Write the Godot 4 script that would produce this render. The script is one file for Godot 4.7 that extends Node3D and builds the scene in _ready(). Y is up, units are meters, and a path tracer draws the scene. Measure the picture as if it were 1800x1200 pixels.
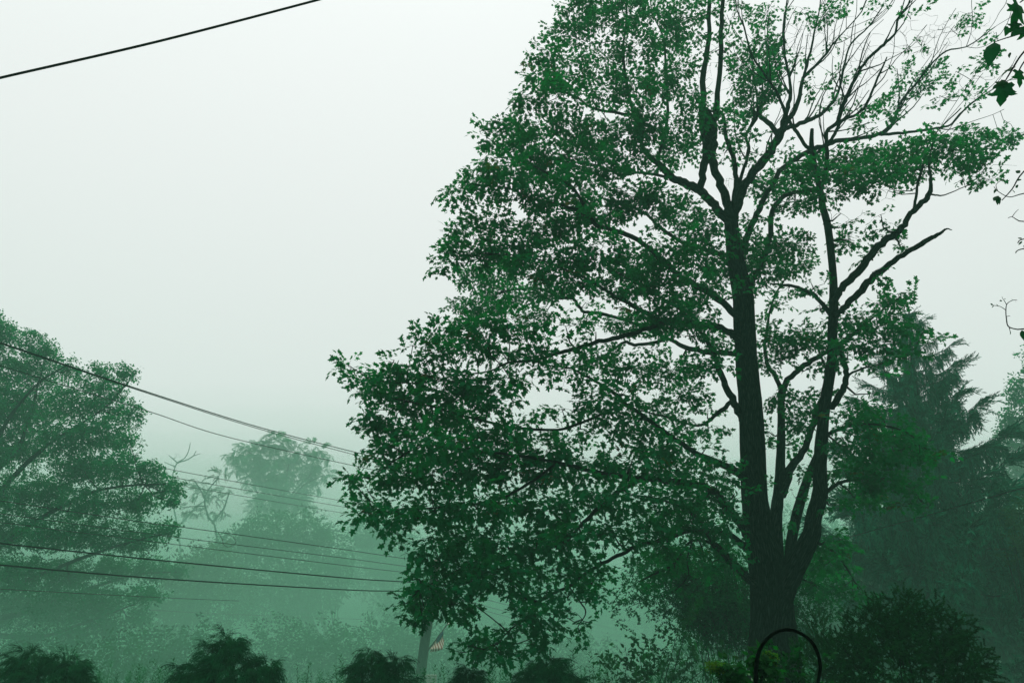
extends Node3D
# A foggy garden under a tall maple. y is up, metres. Photo pixels are 1800 x 1200.
const PITCH := 0.3403
const EYE := Vector3(0, 1.7, 0)
const FOCAL := 1300.0
var rng := RandomNumberGenerator.new()
var rough := FastNoiseLite.new()
var M := {}
var sprays := {}
var used := {}

# ---------- places ----------
func reach(py: float, d: float) -> float:      # distance along the lens axis of a pixel row at a horizontal distance d
	var v := (600.0 - py) / FOCAL
	return d / (cos(PITCH) - v * sin(PITCH))

func at(px: float, py: float, d: float) -> Vector3:
	var t := reach(py, d)
	var v := (600.0 - py) / FOCAL
	return EYE + Vector3((px - 900.0) / FOCAL * t, (v * cos(PITCH) + sin(PITCH)) * t, -d)

func ground_y(x: float, z: float) -> float:
	var d := -z
	return -0.1 - 2.0 * smoothstep(12.0, 34.0, d) + 0.12 * rough.get_noise_2d(x * 6.0, z * 6.0)

# ---------- nodes ----------
func numbered(called: String) -> String:
	var n: int = used.get(called, 0)
	used[called] = n + 1
	return called if n == 0 else "%s_%03d" % [called, n]

func tag(o: Node, label: String, category: String, group := "", kind := "") -> void:
	if label: o.set_meta("label", label)
	if category: o.set_meta("category", category)
	if group: o.set_meta("group", group)
	if kind: o.set_meta("kind", kind)

func thing(called: String, label: String, category: String, where: Vector3, group := "") -> Node3D:
	var o := Node3D.new()
	o.name = numbered(called)
	add_child(o)
	o.position = where
	tag(o, label, category, group)
	return o

func part(called: String, mesh: Mesh, mat: Material, parent: Node3D, kind := "") -> MeshInstance3D:
	var o := MeshInstance3D.new()
	o.name = called if parent != self else numbered(called)
	o.mesh = mesh
	o.material_override = mat
	parent.add_child(o, true)
	if kind: o.set_meta("kind", kind)
	return o

# ---------- meshes ----------
class Bag:
	var v := PackedVector3Array()
	var n := PackedVector3Array()
	var u := PackedVector2Array()
	var c := PackedColorArray()
	var i := PackedInt32Array()
	func done() -> ArrayMesh:
		var a := []
		a.resize(Mesh.ARRAY_MAX)
		a[Mesh.ARRAY_VERTEX] = v
		if n.size() == v.size(): a[Mesh.ARRAY_NORMAL] = n
		if u.size() == v.size(): a[Mesh.ARRAY_TEX_UV] = u
		if c.size() == v.size(): a[Mesh.ARRAY_COLOR] = c
		a[Mesh.ARRAY_INDEX] = i
		var m := ArrayMesh.new()
		m.add_surface_from_arrays(Mesh.PRIMITIVE_TRIANGLES, a)
		return m

func tube(b: Bag, pts: PackedVector3Array, rad: PackedFloat32Array, sides: int, off := Vector3.ZERO, lumps := 0.0, cap := true) -> void:
	if pts.size() < 2: return
	var side := Vector3.ZERO
	var length := 0.0
	var first := b.v.size()
	for k in pts.size():
		var dir: Vector3 = (pts[mini(k + 1, pts.size() - 1)] - pts[maxi(k - 1, 0)])
		if dir.length() < 1e-6: dir = Vector3.UP
		dir = dir.normalized()
		if k == 0:
			side = dir.cross(Vector3(0.31, 0.2, 0.93)).normalized()
		else:
			length += pts[k].distance_to(pts[k - 1])
			side = (side - dir * side.dot(dir)).normalized()
		var up := dir.cross(side)
		for s in sides + 1:
			var a := TAU * float(s % sides) / sides
			var out := side * cos(a) + up * sin(a)
			var r: float = rad[k]
			if lumps > 0.0:
				r *= 1.0 + lumps * 1.0 * rough.get_noise_3dv((pts[k] * Vector3(1, 0.35, 1) + out * rad[k]) * 60.0 / maxf(rad[k] * 12.0, 1.0)) + lumps * 0.6 * rough.get_noise_3dv(pts[k] * 25.0 + out * 9.0)
			b.v.append(pts[k] + out * r - off)
			b.n.append(out)
			b.u.append(Vector2(a / TAU * maxf(1.0, roundf(TAU * rad[0] * 2.0)), length))
	for k in pts.size() - 1:
		for s in sides:
			var q := first + k * (sides + 1) + s
			b.i.append_array([q, q + 1, q + sides + 1, q + 1, q + sides + 2, q + sides + 1])
	if cap:
		for e in [0, pts.size() - 1]:
			var c0 := b.v.size()
			var nd: Vector3 = (pts[1] - pts[0]).normalized() * -1.0 if e == 0 else (pts[-1] - pts[-2]).normalized()
			b.v.append(pts[e] + nd * rad[e] * 0.4 - off)
			b.n.append(nd)
			b.u.append(Vector2(0, length))
			for s in sides:
				var q: int = first + e * (sides + 1) + s
				b.i.append_array([c0, q, q + 1])

func smooth_path(p: Array, per := 4) -> Array:   # points with a radius each [Vector3, r] -> [points, radii]
	var pts := PackedVector3Array()
	var rad := PackedFloat32Array()
	for k in p.size() - 1:
		var a: Vector3 = p[maxi(k - 1, 0)][0]
		var b: Vector3 = p[k][0]
		var c: Vector3 = p[k + 1][0]
		var d: Vector3 = p[mini(k + 2, p.size() - 1)][0]
		for j in per:
			var t := float(j) / per
			pts.append(b.cubic_interpolate(c, a, d, t))
			rad.append(lerpf(p[k][1], p[k + 1][1], t))
	pts.append(p[-1][0])
	rad.append(p[-1][1])
	return [pts, rad]

func leaf(b: Bag, outline: Array, xf: Transform3D, tone: Color) -> void:   # a fan of thin faces, folded a little along the midrib
	var c0 := b.v.size()
	b.v.append(xf * Vector3(0, 0.03, 0.35))
	b.c.append(tone)
	for o in outline:
		var q: Vector2 = o
		b.v.append(xf * Vector3(q.x, 0.10 * absf(q.x) - 0.22 * q.y * q.y - 0.25 * q.x * q.x, q.y))
		b.c.append(tone)
	for k in outline.size():
		b.i.append_array([c0, c0 + 1 + k, c0 + 1 + (k + 1) % outline.size()])

const MAPLE := [Vector2(0, 0), Vector2(0.2, -0.1), Vector2(0.42, 0.06), Vector2(0.27, 0.2), Vector2(0.36, 0.36), Vector2(0.6, 0.46), Vector2(0.38, 0.56), Vector2(0.18, 0.55), Vector2(0.2, 0.76), Vector2(0, 1.02), Vector2(-0.2, 0.76), Vector2(-0.18, 0.55), Vector2(-0.38, 0.56), Vector2(-0.6, 0.46), Vector2(-0.36, 0.36), Vector2(-0.27, 0.2), Vector2(-0.42, 0.06), Vector2(-0.2, -0.1)]
const OVATE := [Vector2(0, 0), Vector2(0.24, 0.2), Vector2(0.3, 0.45), Vector2(0.17, 0.75), Vector2(0, 1), Vector2(-0.17, 0.75), Vector2(-0.3, 0.45), Vector2(-0.24, 0.2)]
const LANCE := [Vector2(0, 0), Vector2(0.15, 0.35), Vector2(0, 1), Vector2(-0.15, 0.35)]

func aim(dir: Vector3, up: Vector3) -> Basis:   # z along dir
	var z := dir.normalized()
	var x := up.cross(z)
	if x.length() < 0.01: x = Vector3.RIGHT.cross(z)
	x = x.normalized()
	return Basis(x, z.cross(x), z)

func strip(b: Bag, p: Vector3, dir: Vector3, length: float, wide: float, tone: Color, bend := 0.0) -> void:
	var side := dir.cross(Vector3(rng.randf_range(-1, 1), rng.randf_range(-1, 1), rng.randf_range(-1, 1))).normalized() * wide * 0.5
	var mid := p + dir * length * 0.5 + Vector3.DOWN * bend * length * 0.15
	var end := p + dir * length + Vector3.DOWN * bend * length * 0.5
	var q := b.v.size()
	for x in [p - side * 0.6, p + side * 0.6, mid - side, mid + side, end]:
		b.v.append(x)
		b.c.append(tone)
	b.i.append_array([q, q + 1, q + 2, q + 1, q + 3, q + 2, q + 2, q + 3, q + 4])

func rnd_dir() -> Vector3:
	var y := rng.randf_range(-1, 1)
	var a := rng.randf() * TAU
	var r := sqrt(1 - y * y)
	return Vector3(r * cos(a), y, r * sin(a))

func spray(kind: String) -> Array:     # three variants of a leafy twig tip, unit size, growing along z
	if sprays.has(kind): return sprays[kind]
	var made := []
	for variant in 3:
		var b := Bag.new()
		match kind:
			"maple":
				for k in 9:
					var t := 0.05 + 1.05 * k / 8.0
					var s := 1.0 if k % 2 else -1.0
					var dir := Vector3(s * rng.randf_range(0.5, 1.1) if k < 8 else 0.1, rng.randf_range(-0.8, 0.25), rng.randf_range(0.2, 0.9))
					var size := rng.randf_range(0.24, 0.4)
					var p := Vector3(0, 0, t * 0.8) + dir.normalized() * 0.2
					strip(b, Vector3(0, 0, t * 0.8), dir.normalized(), 0.22, 0.012, Color(0.6, 0.6, 0.5))
					leaf(b, MAPLE, Transform3D(aim(dir, Vector3(rng.randf_range(-0.7, 0.7), 1, rng.randf_range(-0.7, 0.7))).scaled(Vector3.ONE * size), p), Color(1, 1, 1) * rng.randf_range(0.75, 1.2))
			"simple":
				for k in 14:
					var dir := (rnd_dir() + Vector3(0, -0.3, 0.6)).normalized()
					leaf(b, OVATE if k % 3 else LANCE, Transform3D(aim(dir, rnd_dir() + Vector3(0, 1.2, 0)).scaled(Vector3(1.1, 1, 1) * rng.randf_range(0.22, 0.36)), Vector3(rng.randf_range(-0.3, 0.3), rng.randf_range(-0.25, 0.25), rng.randf_range(-0.3, 0.5))), Color(1, 1, 1) * rng.randf_range(0.7, 1.25))
			"small":
				for k in 12:
					var dir := (rnd_dir() + Vector3(0, 0, 0.9)).normalized()
					leaf(b, OVATE, Transform3D(aim(dir, rnd_dir() + Vector3(0, 1.5, 0)).scaled(Vector3.ONE * rng.randf_range(0.2, 0.32)), Vector3(rng.randf_range(-0.05, 0.05), rng.randf_range(-0.05, 0.05), k / 12.0)), Color(1, 1, 1) * rng.randf_range(0.7, 1.25))
			"pinnate":
				for f in 4:
					var fd := Vector3(rng.randf_range(-0.9, 0.9), rng.randf_range(-0.5, 0.3), rng.randf_range(0.2, 1)).normalized()
					strip(b, Vector3.ZERO, fd, 0.95, 0.012, Color(0.7, 0.6, 0.6), 0.8)
					var sd := fd.cross(Vector3.UP).normalized()
					for k in 8:
						var t := 0.2 + 0.75 * k / 7.0
						for s in [-1.0, 1.0]:
							leaf(b, LANCE, Transform3D(aim(sd * s + fd * 0.35 + Vector3.DOWN * rng.randf_range(0.2, 0.7), Vector3.UP).scaled(Vector3(1, 1, 1) * 0.3), fd * t + Vector3.DOWN * t * t * 0.4), Color(1, 1, 1) * rng.randf_range(0.8, 1.2))
			"needle":      # a hanging spruce tassel, z points down its length
				for k in 26:
					var t := k / 26.0
					var dir := Vector3(rng.randf_range(-0.7, 0.7), rng.randf_range(-0.7, 0.7), rng.randf_range(0.5, 1.2)).normalized()
					strip(b, Vector3(0, 0, t * 0.85), dir, rng.randf_range(0.12, 0.24), 0.034, Color(1, 1, 1) * rng.randf_range(0.75, 1.2))
				strip(b, Vector3.ZERO, Vector3(0, 0, 1), 0.95, 0.03, Color(0.6, 0.5, 0.45))
			"yew":
				for k in 40:
					var t := k / 40.0
					var a := k * 2.4
					var dir := Vector3(cos(a), sin(a) * 0.7, 0.75).normalized()
					strip(b, Vector3(0, 0, t), dir, rng.randf_range(0.2, 0.3) * (1.05 - t * 0.5), 0.06, Color(1, 1, 1) * rng.randf_range(0.6, 1.3))
				strip(b, Vector3.ZERO, Vector3(0, 0, 1), 1.0, 0.03, Color(0.8, 0.6, 0.4))
			"thread":      # drooping threads of a mop cypress
				for k in 16:
					var dir := Vector3(rng.randf_range(-0.7, 0.7), rng.randf_range(-0.15, 0.5), 1).normalized()
					var p := Vector3(rng.randf_range(-0.1, 0.1), rng.randf_range(-0.1, 0.1), rng.randf_range(-0.3, 0.1))
					var l := rng.randf_range(0.5, 1.0)
					for j in 4:
						strip(b, p, dir, l * 0.3, 0.03, Color(1, 1, 1) * rng.randf_range(0.6, 1.35))
						if j < 3: strip(b, p, (dir + rnd_dir() * 0.7).normalized(), l * 0.2, 0.022, Color(1, 1, 1) * rng.randf_range(0.6, 1.35))
						p += dir * l * 0.26
						dir = (dir + Vector3(0, -0.42, 0)).normalized()
			"weed":        # an upright stalk with narrow leaves, z points up it
				strip(b, Vector3.ZERO, Vector3(0, 0, 1), 1.0, 0.02, Color(0.8, 0.9, 0.7))
				for k in 40:
					var a := k * 2.4
					leaf(b, LANCE, Transform3D(aim(Vector3(cos(a), sin(a), rng.randf_range(0.1, 1.4)), Vector3(0, 0, 1)).scaled(Vector3.ONE * rng.randf_range(0.07, 0.15)), Vector3(0, 0, 0.2 + 0.8 * k / 40.0)), Color(1, 1, 1) * rng.randf_range(0.75, 1.25))
		made.append(b.done())
	sprays[kind] = made
	return made

func scatter(called: String, parent: Node3D, kind: String, list: Array, mat: Material) -> void:   # list of [Transform3D, Color]; three MultiMeshes, one per variant
	var kinds := spray(kind)
	for variant in kinds.size():
		var mine := []
		for k in range(variant, list.size(), kinds.size()): mine.append(list[k])
		if mine.is_empty(): continue
		var mm := MultiMesh.new()
		mm.transform_format = MultiMesh.TRANSFORM_3D
		mm.use_colors = true
		mm.mesh = kinds[variant]
		mm.instance_count = mine.size()
		for k in mine.size():
			var x: Transform3D = mine[k][0]
			x.origin -= parent.position
			mm.set_instance_transform(k, x)
			mm.set_instance_color(k, mine[k][1])
		var o := MultiMeshInstance3D.new()
		o.name = called
		o.multimesh = mm
		o.material_override = mat
		o.set_meta("kind", "stuff")
		parent.add_child(o, true)

func tone(c: Color, vary := 0.3) -> Color:
	var k := 1.0 + rng.randf_range(-vary, vary)
	var y := rng.randf_range(-0.15, 0.25) * vary
	return Color(c.r * k * (1.0 + 2.0 * y), c.g * k, c.b * k * (1.0 - y))

# ---------- trees ----------
# limbs: arrays of [px, py, dz, width in px]; clumps: [px, py, rx, ry, density, dz]; all around the distance d
func broadleaf(o: Node3D, d: float, trunks: Array, limbs: Array, clumps: Array, look: Dictionary) -> void:
	var nodes := []           # [position, radius, px, py, dz] along the wood
	for pass_ in 2:
		for l in ([trunks, limbs][pass_] as Array):
			var p := []
			for q in l:
				p.append([at(q[0], q[1], d + q[2]), maxf(q[3] * reach(q[1], d + q[2]) / FOCAL * 0.5, 0.004)])
			if pass_ == 0 and look.get("rooted", true):
				var low: Vector3 = p[0][0]
				var g := ground_y(low.x, low.z) - 0.15
				p.push_front([Vector3(low.x + 0.02, lerpf(low.y, g, 0.6), low.z), p[0][1] * 1.06])
				p.push_front([Vector3(low.x + 0.03, g, low.z), p[0][1] * 1.5])
			var sm := smooth_path(p, 4)
			var pts: PackedVector3Array = sm[0]
			var rad: PackedFloat32Array = sm[1]
			for k in pts.size():
				if pass_ == 1 and k > 0: pts[k] += rnd_dir() * minf(0.02, rad[k] * 0.35)
			var b := Bag.new()
			tube(b, pts, rad, 20 if pass_ == 0 and d < 20 else (10 if d < 20 else 6), o.position, 0.16 if d < 20 else 0.0)
			part("trunk" if pass_ == 0 else "limb", b.done(), look.bark, o)
			for k in l.size() - 1:
				for j in 3:
					var t := j / 3.0
					var px := lerpf(l[k][0], l[k + 1][0], t)
					var py := lerpf(l[k][1], l[k + 1][1], t)
					var dz := lerpf(l[k][2], l[k + 1][2], t)
					nodes.append([at(px, py, d + dz), maxf(lerpf(l[k][3], l[k + 1][3], t) * d / FOCAL * 0.5, 0.003), px, py, dz])
	var twigs := Bag.new()
	var leaves := []
	var size: float = look.size
	for c in clumps:
		var best := 1e9
		var root: Array = nodes[0]
		for n in nodes:
			var away: float = Vector2(n[2] - c[0], (n[3] - c[1]) * 1.2).length() + (25.0 if n[3] < c[1] - 20 else 0.0) + float(n[1]) * 60.0
			if away < best:
				best = away
				root = n
		var dz: float = root[4] + (c[5] if c.size() > 5 else rng.randf_range(-0.9, 0.9) * look.get("spread", 1.0))
		var mid := at(c[0], c[1], d + dz)
		var s := reach(c[1], d + dz) / FOCAL
		var rx: float = c[2] * s
		var ry: float = c[3] * s * look.get("flat", 1.0)
		var rz := clampf(rx * look.get("deep", 1.0), 0.25, 3.0)
		var dens: float = absf(c[4]) if c.size() > 4 else 1.0
		var leafless: bool = c.size() > 4 and c[4] < 0.0
		var count := int(maxf(3.0, dens * look.density * (rx * ry * 2.0 + rx * rz) / (size * size)))
		var local := []
		var steps := int(clampf(root[0].distance_to(mid) / 0.3, 2, 12))
		var arm := PackedVector3Array()
		var arm_r := PackedFloat32Array()
		var r0 := clampf(root[1] * 0.55, 0.006, 0.02 + 0.004 * root[0].distance_to(mid))
		for k in steps + 1:
			var t := float(k) / steps
			var p: Vector3 = root[0].lerp(mid, t) + Vector3(0, -0.22, 0) * sin(PI * t) * minf(1.0, root[0].distance_to(mid) * 0.4) + (rnd_dir() * 0.05 if k > 0 else Vector3.ZERO)
			arm.append(p)
			arm_r.append(lerpf(r0, 0.006, t) * look.get("twig", 1.0))
			local.append([p, lerpf(r0, 0.005, t)])
		tube(twigs, arm, arm_r, 5, o.position, 0.0, false)
		var targets := []
		for k in count:
			var q := rnd_dir() * pow(rng.randf(), 0.42)
			q.y = q.y * 0.8 + 0.2 * roundf(q.y * 1.5) / 1.5
			q *= 1.0 + 0.45 * rough.get_noise_3dv(mid * 31.0 + q * 90.0)
			targets.append(mid + Vector3(q.x * rx, q.y * ry, q.z * rz))
		targets.sort_custom(func(a, b2): return a.distance_squared_to(mid) < b2.distance_squared_to(mid))
		for p in targets:
			var far := 1e9
			var from: Array = local[0]
			for n in local:
				var e: float = n[0].distance_squared_to(p)
				if e < far:
					far = e
					from = n
			far = sqrt(far)
			var way: Vector3 = (p - from[0]).normalized()
			if far > 0.08:
				var m: Vector3 = from[0].lerp(p, 0.5) + rnd_dir() * far * 0.12 + Vector3(0, -0.06 * far, 0)
				var r: float = maxf(minf(from[1] * 0.8, 0.007), 0.0035) * look.get("twig", 1.0)
				tube(twigs, PackedVector3Array([from[0], m, p]), PackedFloat32Array([r, r * 0.8, r * 0.5]), 4, o.position, 0.0, false)
				local.append([m, r * 0.8])
				local.append([p, r * 0.6])
			if not leafless:
				var dir := (way * 0.8 + rnd_dir() * 0.7 + Vector3(0, -0.15, 0)).normalized()
				var k := size * rng.randf_range(0.75, 1.3)
				var col: Color = look.color
				if rng.randf() < look.get("turned", 0.0): col = Color(0.09, 0.10, 0.02)
				leaves.append([Transform3D(aim(dir, Vector3(rng.randf_range(-0.5, 0.5), 1, rng.randf_range(-0.5, 0.5))).scaled(Vector3.ONE * k), p), tone(col)])
	part("twigs", twigs.done(), look.bark, o, "stuff")
	if leaves: scatter("crown", o, look.leaf, leaves, look.mat)

# a bush or far tree whose outline is a list of ellipses [px, py, rx, ry] at the distance d
func bush(o: Node3D, d: float, blobs: Array, look: Dictionary) -> void:
	var list := []
	var stems := Bag.new()
	var size: float = look.size
	var root: Vector3 = o.position
	for c in blobs:
		var dd: float = d + (c[4] if c.size() > 4 else 0.0)
		var mid := at(c[0], c[1], dd)
		var s := reach(c[1], dd) / FOCAL
		var rx: float = c[2] * s
		var ry: float = c[3] * s
		var rz: float = rx * look.get("deep", 0.8)
		var count := int(look.density * (rx * ry * 2.0 + rx * rz * 2.0) / (size * size))
		for k in count:
			var q := rnd_dir() * pow(rng.randf(), look.get("shell", 0.3))
			q *= 1.0 + look.get("ragged", 0.4) * rough.get_noise_3dv(mid * 17.0 + q * look.get("grain", 110.0))
			var p := mid + Vector3(q.x * rx, q.y * ry, q.z * rz)
			if p.y < ground_y(p.x, p.z) + 0.05: continue
			var dir: Vector3 = Vector3(q.x, q.y + look.get("rise", 0.2), q.z) + rnd_dir() * look.get("loose", 0.7)
			if look.get("droop", 0.0) > 0.0:
				dir = Vector3(q.x * 1.3, maxf(q.y, 0.0) * 0.8 - look.droop * rng.randf(), q.z * 1.3) + rnd_dir() * 0.25
			list.append([Transform3D(aim(dir, Vector3(0.1 * rng.randf(), 1, 0.1)).scaled(Vector3.ONE * size * rng.randf_range(0.7, 1.35)), p), tone(look.color, look.get("vary", 0.3))])
			if k % int(look.get("stems", 12)) == 0:
				var a := root.lerp(mid, 0.35) + rnd_dir() * rx * 0.15
				tube(stems, PackedVector3Array([root, a, a.lerp(p, 0.6) + Vector3(0, ry * 0.08, 0), p]), PackedFloat32Array([look.get("stem", 0.03), look.get("stem", 0.03) * 0.7, look.get("stem", 0.03) * 0.4, 0.004]), 4, o.position, 0.0, false)
	scatter(look.get("part", "foliage"), o, look.leaf, list, look.mat)
	if stems.v.size(): part("stems", stems.done(), M.bark, o, "stuff")

func wire(label: String, pts: Array, r: float, group: String) -> Node3D:    # pts: [px, py, d]
	if pts[0][2] > 8: r *= 0.75
	var p := []
	for q in pts: p.append([at(q[0], q[1], q[2]), r])
	var sm := smooth_path(p, 8)
	var b := Bag.new()
	tube(b, sm[0], sm[1], 6)
	var o := part("overhead_wire", b.done(), M.wire, self)
	tag(o, label, "wire", group)
	return o

func materials() -> void:
	var grain := FastNoiseLite.new()
	grain.noise_type = FastNoiseLite.TYPE_SIMPLEX_SMOOTH
	grain.fractal_type = FastNoiseLite.FRACTAL_RIDGED
	grain.frequency = 0.012
	grain.fractal_octaves = 4
	grain.seed = 7
	var bump := NoiseTexture2D.new()
	bump.width = 512
	bump.height = 512
	bump.seamless = true
	bump.as_normal_map = true
	bump.bump_strength = 14.0
	bump.noise = grain
	var shades := NoiseTexture2D.new()
	shades.width = 512
	shades.height = 512
	shades.seamless = true
	shades.noise = grain
	var ramp := Gradient.new()
	ramp.set_color(0, Color(0.30, 0.36, 0.31))
	ramp.set_color(1, Color(0.06, 0.09, 0.07))
	shades.color_ramp = ramp
	var bark := StandardMaterial3D.new()
	bark.albedo_texture = shades
	bark.roughness = 0.95
	bark.metallic_specular = 0.05
	bark.normal_enabled = true
	bark.normal_texture = bump
	bark.normal_scale = 1.3
	bark.uv1_scale = Vector3(1.0, 0.55, 1)
	M.bark = bark
	for k in ["leaf", "needle"]:
		var m := StandardMaterial3D.new()
		m.albedo_color = Color.WHITE
		m.vertex_color_use_as_albedo = true
		m.roughness = 0.55 if k == "leaf" else 0.75
		m.metallic_specular = 0.1
		m.cull_mode = BaseMaterial3D.CULL_DISABLED
		if k == "leaf":
			m.backlight_enabled = true
			m.backlight = Color(0.6, 1.08, 0.7)
		M[k] = m
	var plain := {"wire": [Color(0.09, 0.11, 0.10), 0.6, 0.0], "iron": [Color(0.17, 0.18, 0.175), 0.35, 0.5], "pale": [Color(0.9, 0.92, 0.88), 0.6, 0.0], "red": [Color(0.42, 0.12, 0.10), 0.8, 0.0], "blue": [Color(0.06, 0.09, 0.2), 0.8, 0.0], "cream": [Color(0.86, 0.84, 0.74), 0.8, 0.0], "box": [Color(0.5, 0.56, 0.5), 0.7, 0.0], "stalk": [Color(0.22, 0.38, 0.18), 0.7, 0.0]}
	for k in plain:
		var m := StandardMaterial3D.new()
		m.albedo_color = plain[k][0]
		m.roughness = plain[k][1]
		m.metallic = plain[k][2]
		m.cull_mode = BaseMaterial3D.CULL_DISABLED
		M[k] = m
	var wood := StandardMaterial3D.new()
	var fine := FastNoiseLite.new()
	fine.frequency = 0.03
	fine.seed = 3
	var streak := NoiseTexture2D.new()
	streak.width = 256
	streak.height = 256
	streak.seamless = true
	streak.noise = fine
	var wr := Gradient.new()
	wr.set_color(0, Color(0.80, 0.82, 0.76))
	wr.set_color(1, Color(0.95, 0.95, 0.90))
	streak.color_ramp = wr
	wood.albedo_texture = streak
	wood.uv1_scale = Vector3(3, 0.3, 1)
	wood.roughness = 0.9
	M.wood = wood
	var soil := StandardMaterial3D.new()
	var patches := NoiseTexture2D.new()
	patches.width = 512
	patches.height = 512
	patches.seamless = true
	patches.noise = fine
	var sr := Gradient.new()
	sr.set_color(0, Color(0.12, 0.22, 0.13))
	sr.set_color(1, Color(0.20, 0.32, 0.17))
	patches.color_ramp = sr
	soil.albedo_texture = patches
	soil.uv1_triplanar = true
	soil.uv1_world_triplanar = true
	soil.uv1_scale = Vector3.ONE * 0.3
	soil.roughness = 1.0
	M.soil = soil

func _ready() -> void:
	# camera
	var cam := Camera3D.new()
	cam.name = "camera"
	cam.position = EYE
	cam.rotation = Vector3(PITCH, 0, 0)
	cam.fov = rad_to_deg(2.0 * atan(600.0 / FOCAL))
	cam.near = 0.05
	cam.far = 600.0
	add_child(cam)
	# sky, air, exposure
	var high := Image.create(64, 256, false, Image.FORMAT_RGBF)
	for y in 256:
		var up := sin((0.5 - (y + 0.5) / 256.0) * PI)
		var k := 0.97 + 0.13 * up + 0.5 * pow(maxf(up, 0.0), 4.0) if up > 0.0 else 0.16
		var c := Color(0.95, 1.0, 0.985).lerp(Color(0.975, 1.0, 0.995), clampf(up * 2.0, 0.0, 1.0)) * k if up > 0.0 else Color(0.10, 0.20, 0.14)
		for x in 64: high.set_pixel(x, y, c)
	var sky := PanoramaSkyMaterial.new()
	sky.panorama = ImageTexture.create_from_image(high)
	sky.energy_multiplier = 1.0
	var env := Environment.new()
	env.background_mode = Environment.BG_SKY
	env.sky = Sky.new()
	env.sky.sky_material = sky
	env.tonemap_mode = Environment.TONE_MAPPER_LINEAR
	env.tonemap_exposure = 0.88
	env.fog_enabled = true
	env.fog_density = 0.0043
	env.fog_light_color = Color(0.68, 1.0, 0.865)
	env.volumetric_fog_enabled = true
	env.volumetric_fog_density = 0.0
	env.sdfgi_enabled = true
	env.ssao_enabled = true
	env.ssil_enabled = true
	var we := WorldEnvironment.new()
	we.name = "air"
	we.environment = env
	add_child(we)
	# the sun behind thick cloud
	var sun := DirectionalLight3D.new()
	sun.name = "overcast_sun"
	sun.light_energy = 0.5
	sun.light_angular_distance = 20.0
	sun.light_color = Color(1.0, 0.98, 0.94)
	sun.rotation_degrees = Vector3(-62, 150, 0)
	sun.shadow_enabled = true
	add_child(sun)
	# a bank of mist lying over the road and the far wood
	for k in 8:
		var high_top := 3.0 + 2.2 * k
		var near := 14.0 + 2.4 * k
		var bank := [Vector3(-10.0 + 4.0 * (k % 3), -2.0, -(near + 100.0) * 0.5), Vector3(240.0 + 12.0 * k, 2.0 * high_top + 4.0, 100.0 - near), 0.0106 - 0.00115 * k]
		var mist := FogVolume.new()
		mist.name = numbered("mist_bank")
		mist.shape = RenderingServer.FOG_VOLUME_SHAPE_ELLIPSOID
		mist.position = bank[0]
		mist.size = bank[1]
		var fm := FogMaterial.new()
		fm.albedo = Color(0.62, 0.99, 0.81) if k < 5 else Color(0.78, 0.99, 0.89)
		fm.density = bank[2]
		mist.material = fm
		mist.set_meta("kind", "stuff")
		mist.set_meta("label", "pale mist lying over the far wood and the road")
		add_child(mist)
	rng.seed = 11
	rough.seed = 5
	rough.frequency = 0.02
	rough.fractal_octaves = 3
	materials()
	ground()
	maple()
	far_trees()
	spruces()
	shrubs()
	flowers()
	pole_and_flag()
	wires()
	garden_hook()
	near_twigs()

func ground() -> void:
	var b := Bag.new()
	var n := 80
	for j in n + 1:
		for k in n + 1:
			var x := -150.0 + 300.0 * k / n
			var z := 40.0 - 240.0 * j / n
			b.v.append(Vector3(x, ground_y(x, z), z))
			b.n.append(Vector3.UP)
	for j in n:
		for k in n:
			var q := j * (n + 1) + k
			b.i.append_array([q, q + 1, q + n + 1, q + 1, q + n + 2, q + n + 1])
	var g := part("ground", b.done(), M.soil, self)
	tag(g, "rough grassy ground falling away behind the garden shrubs", "ground", "", "structure")

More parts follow.
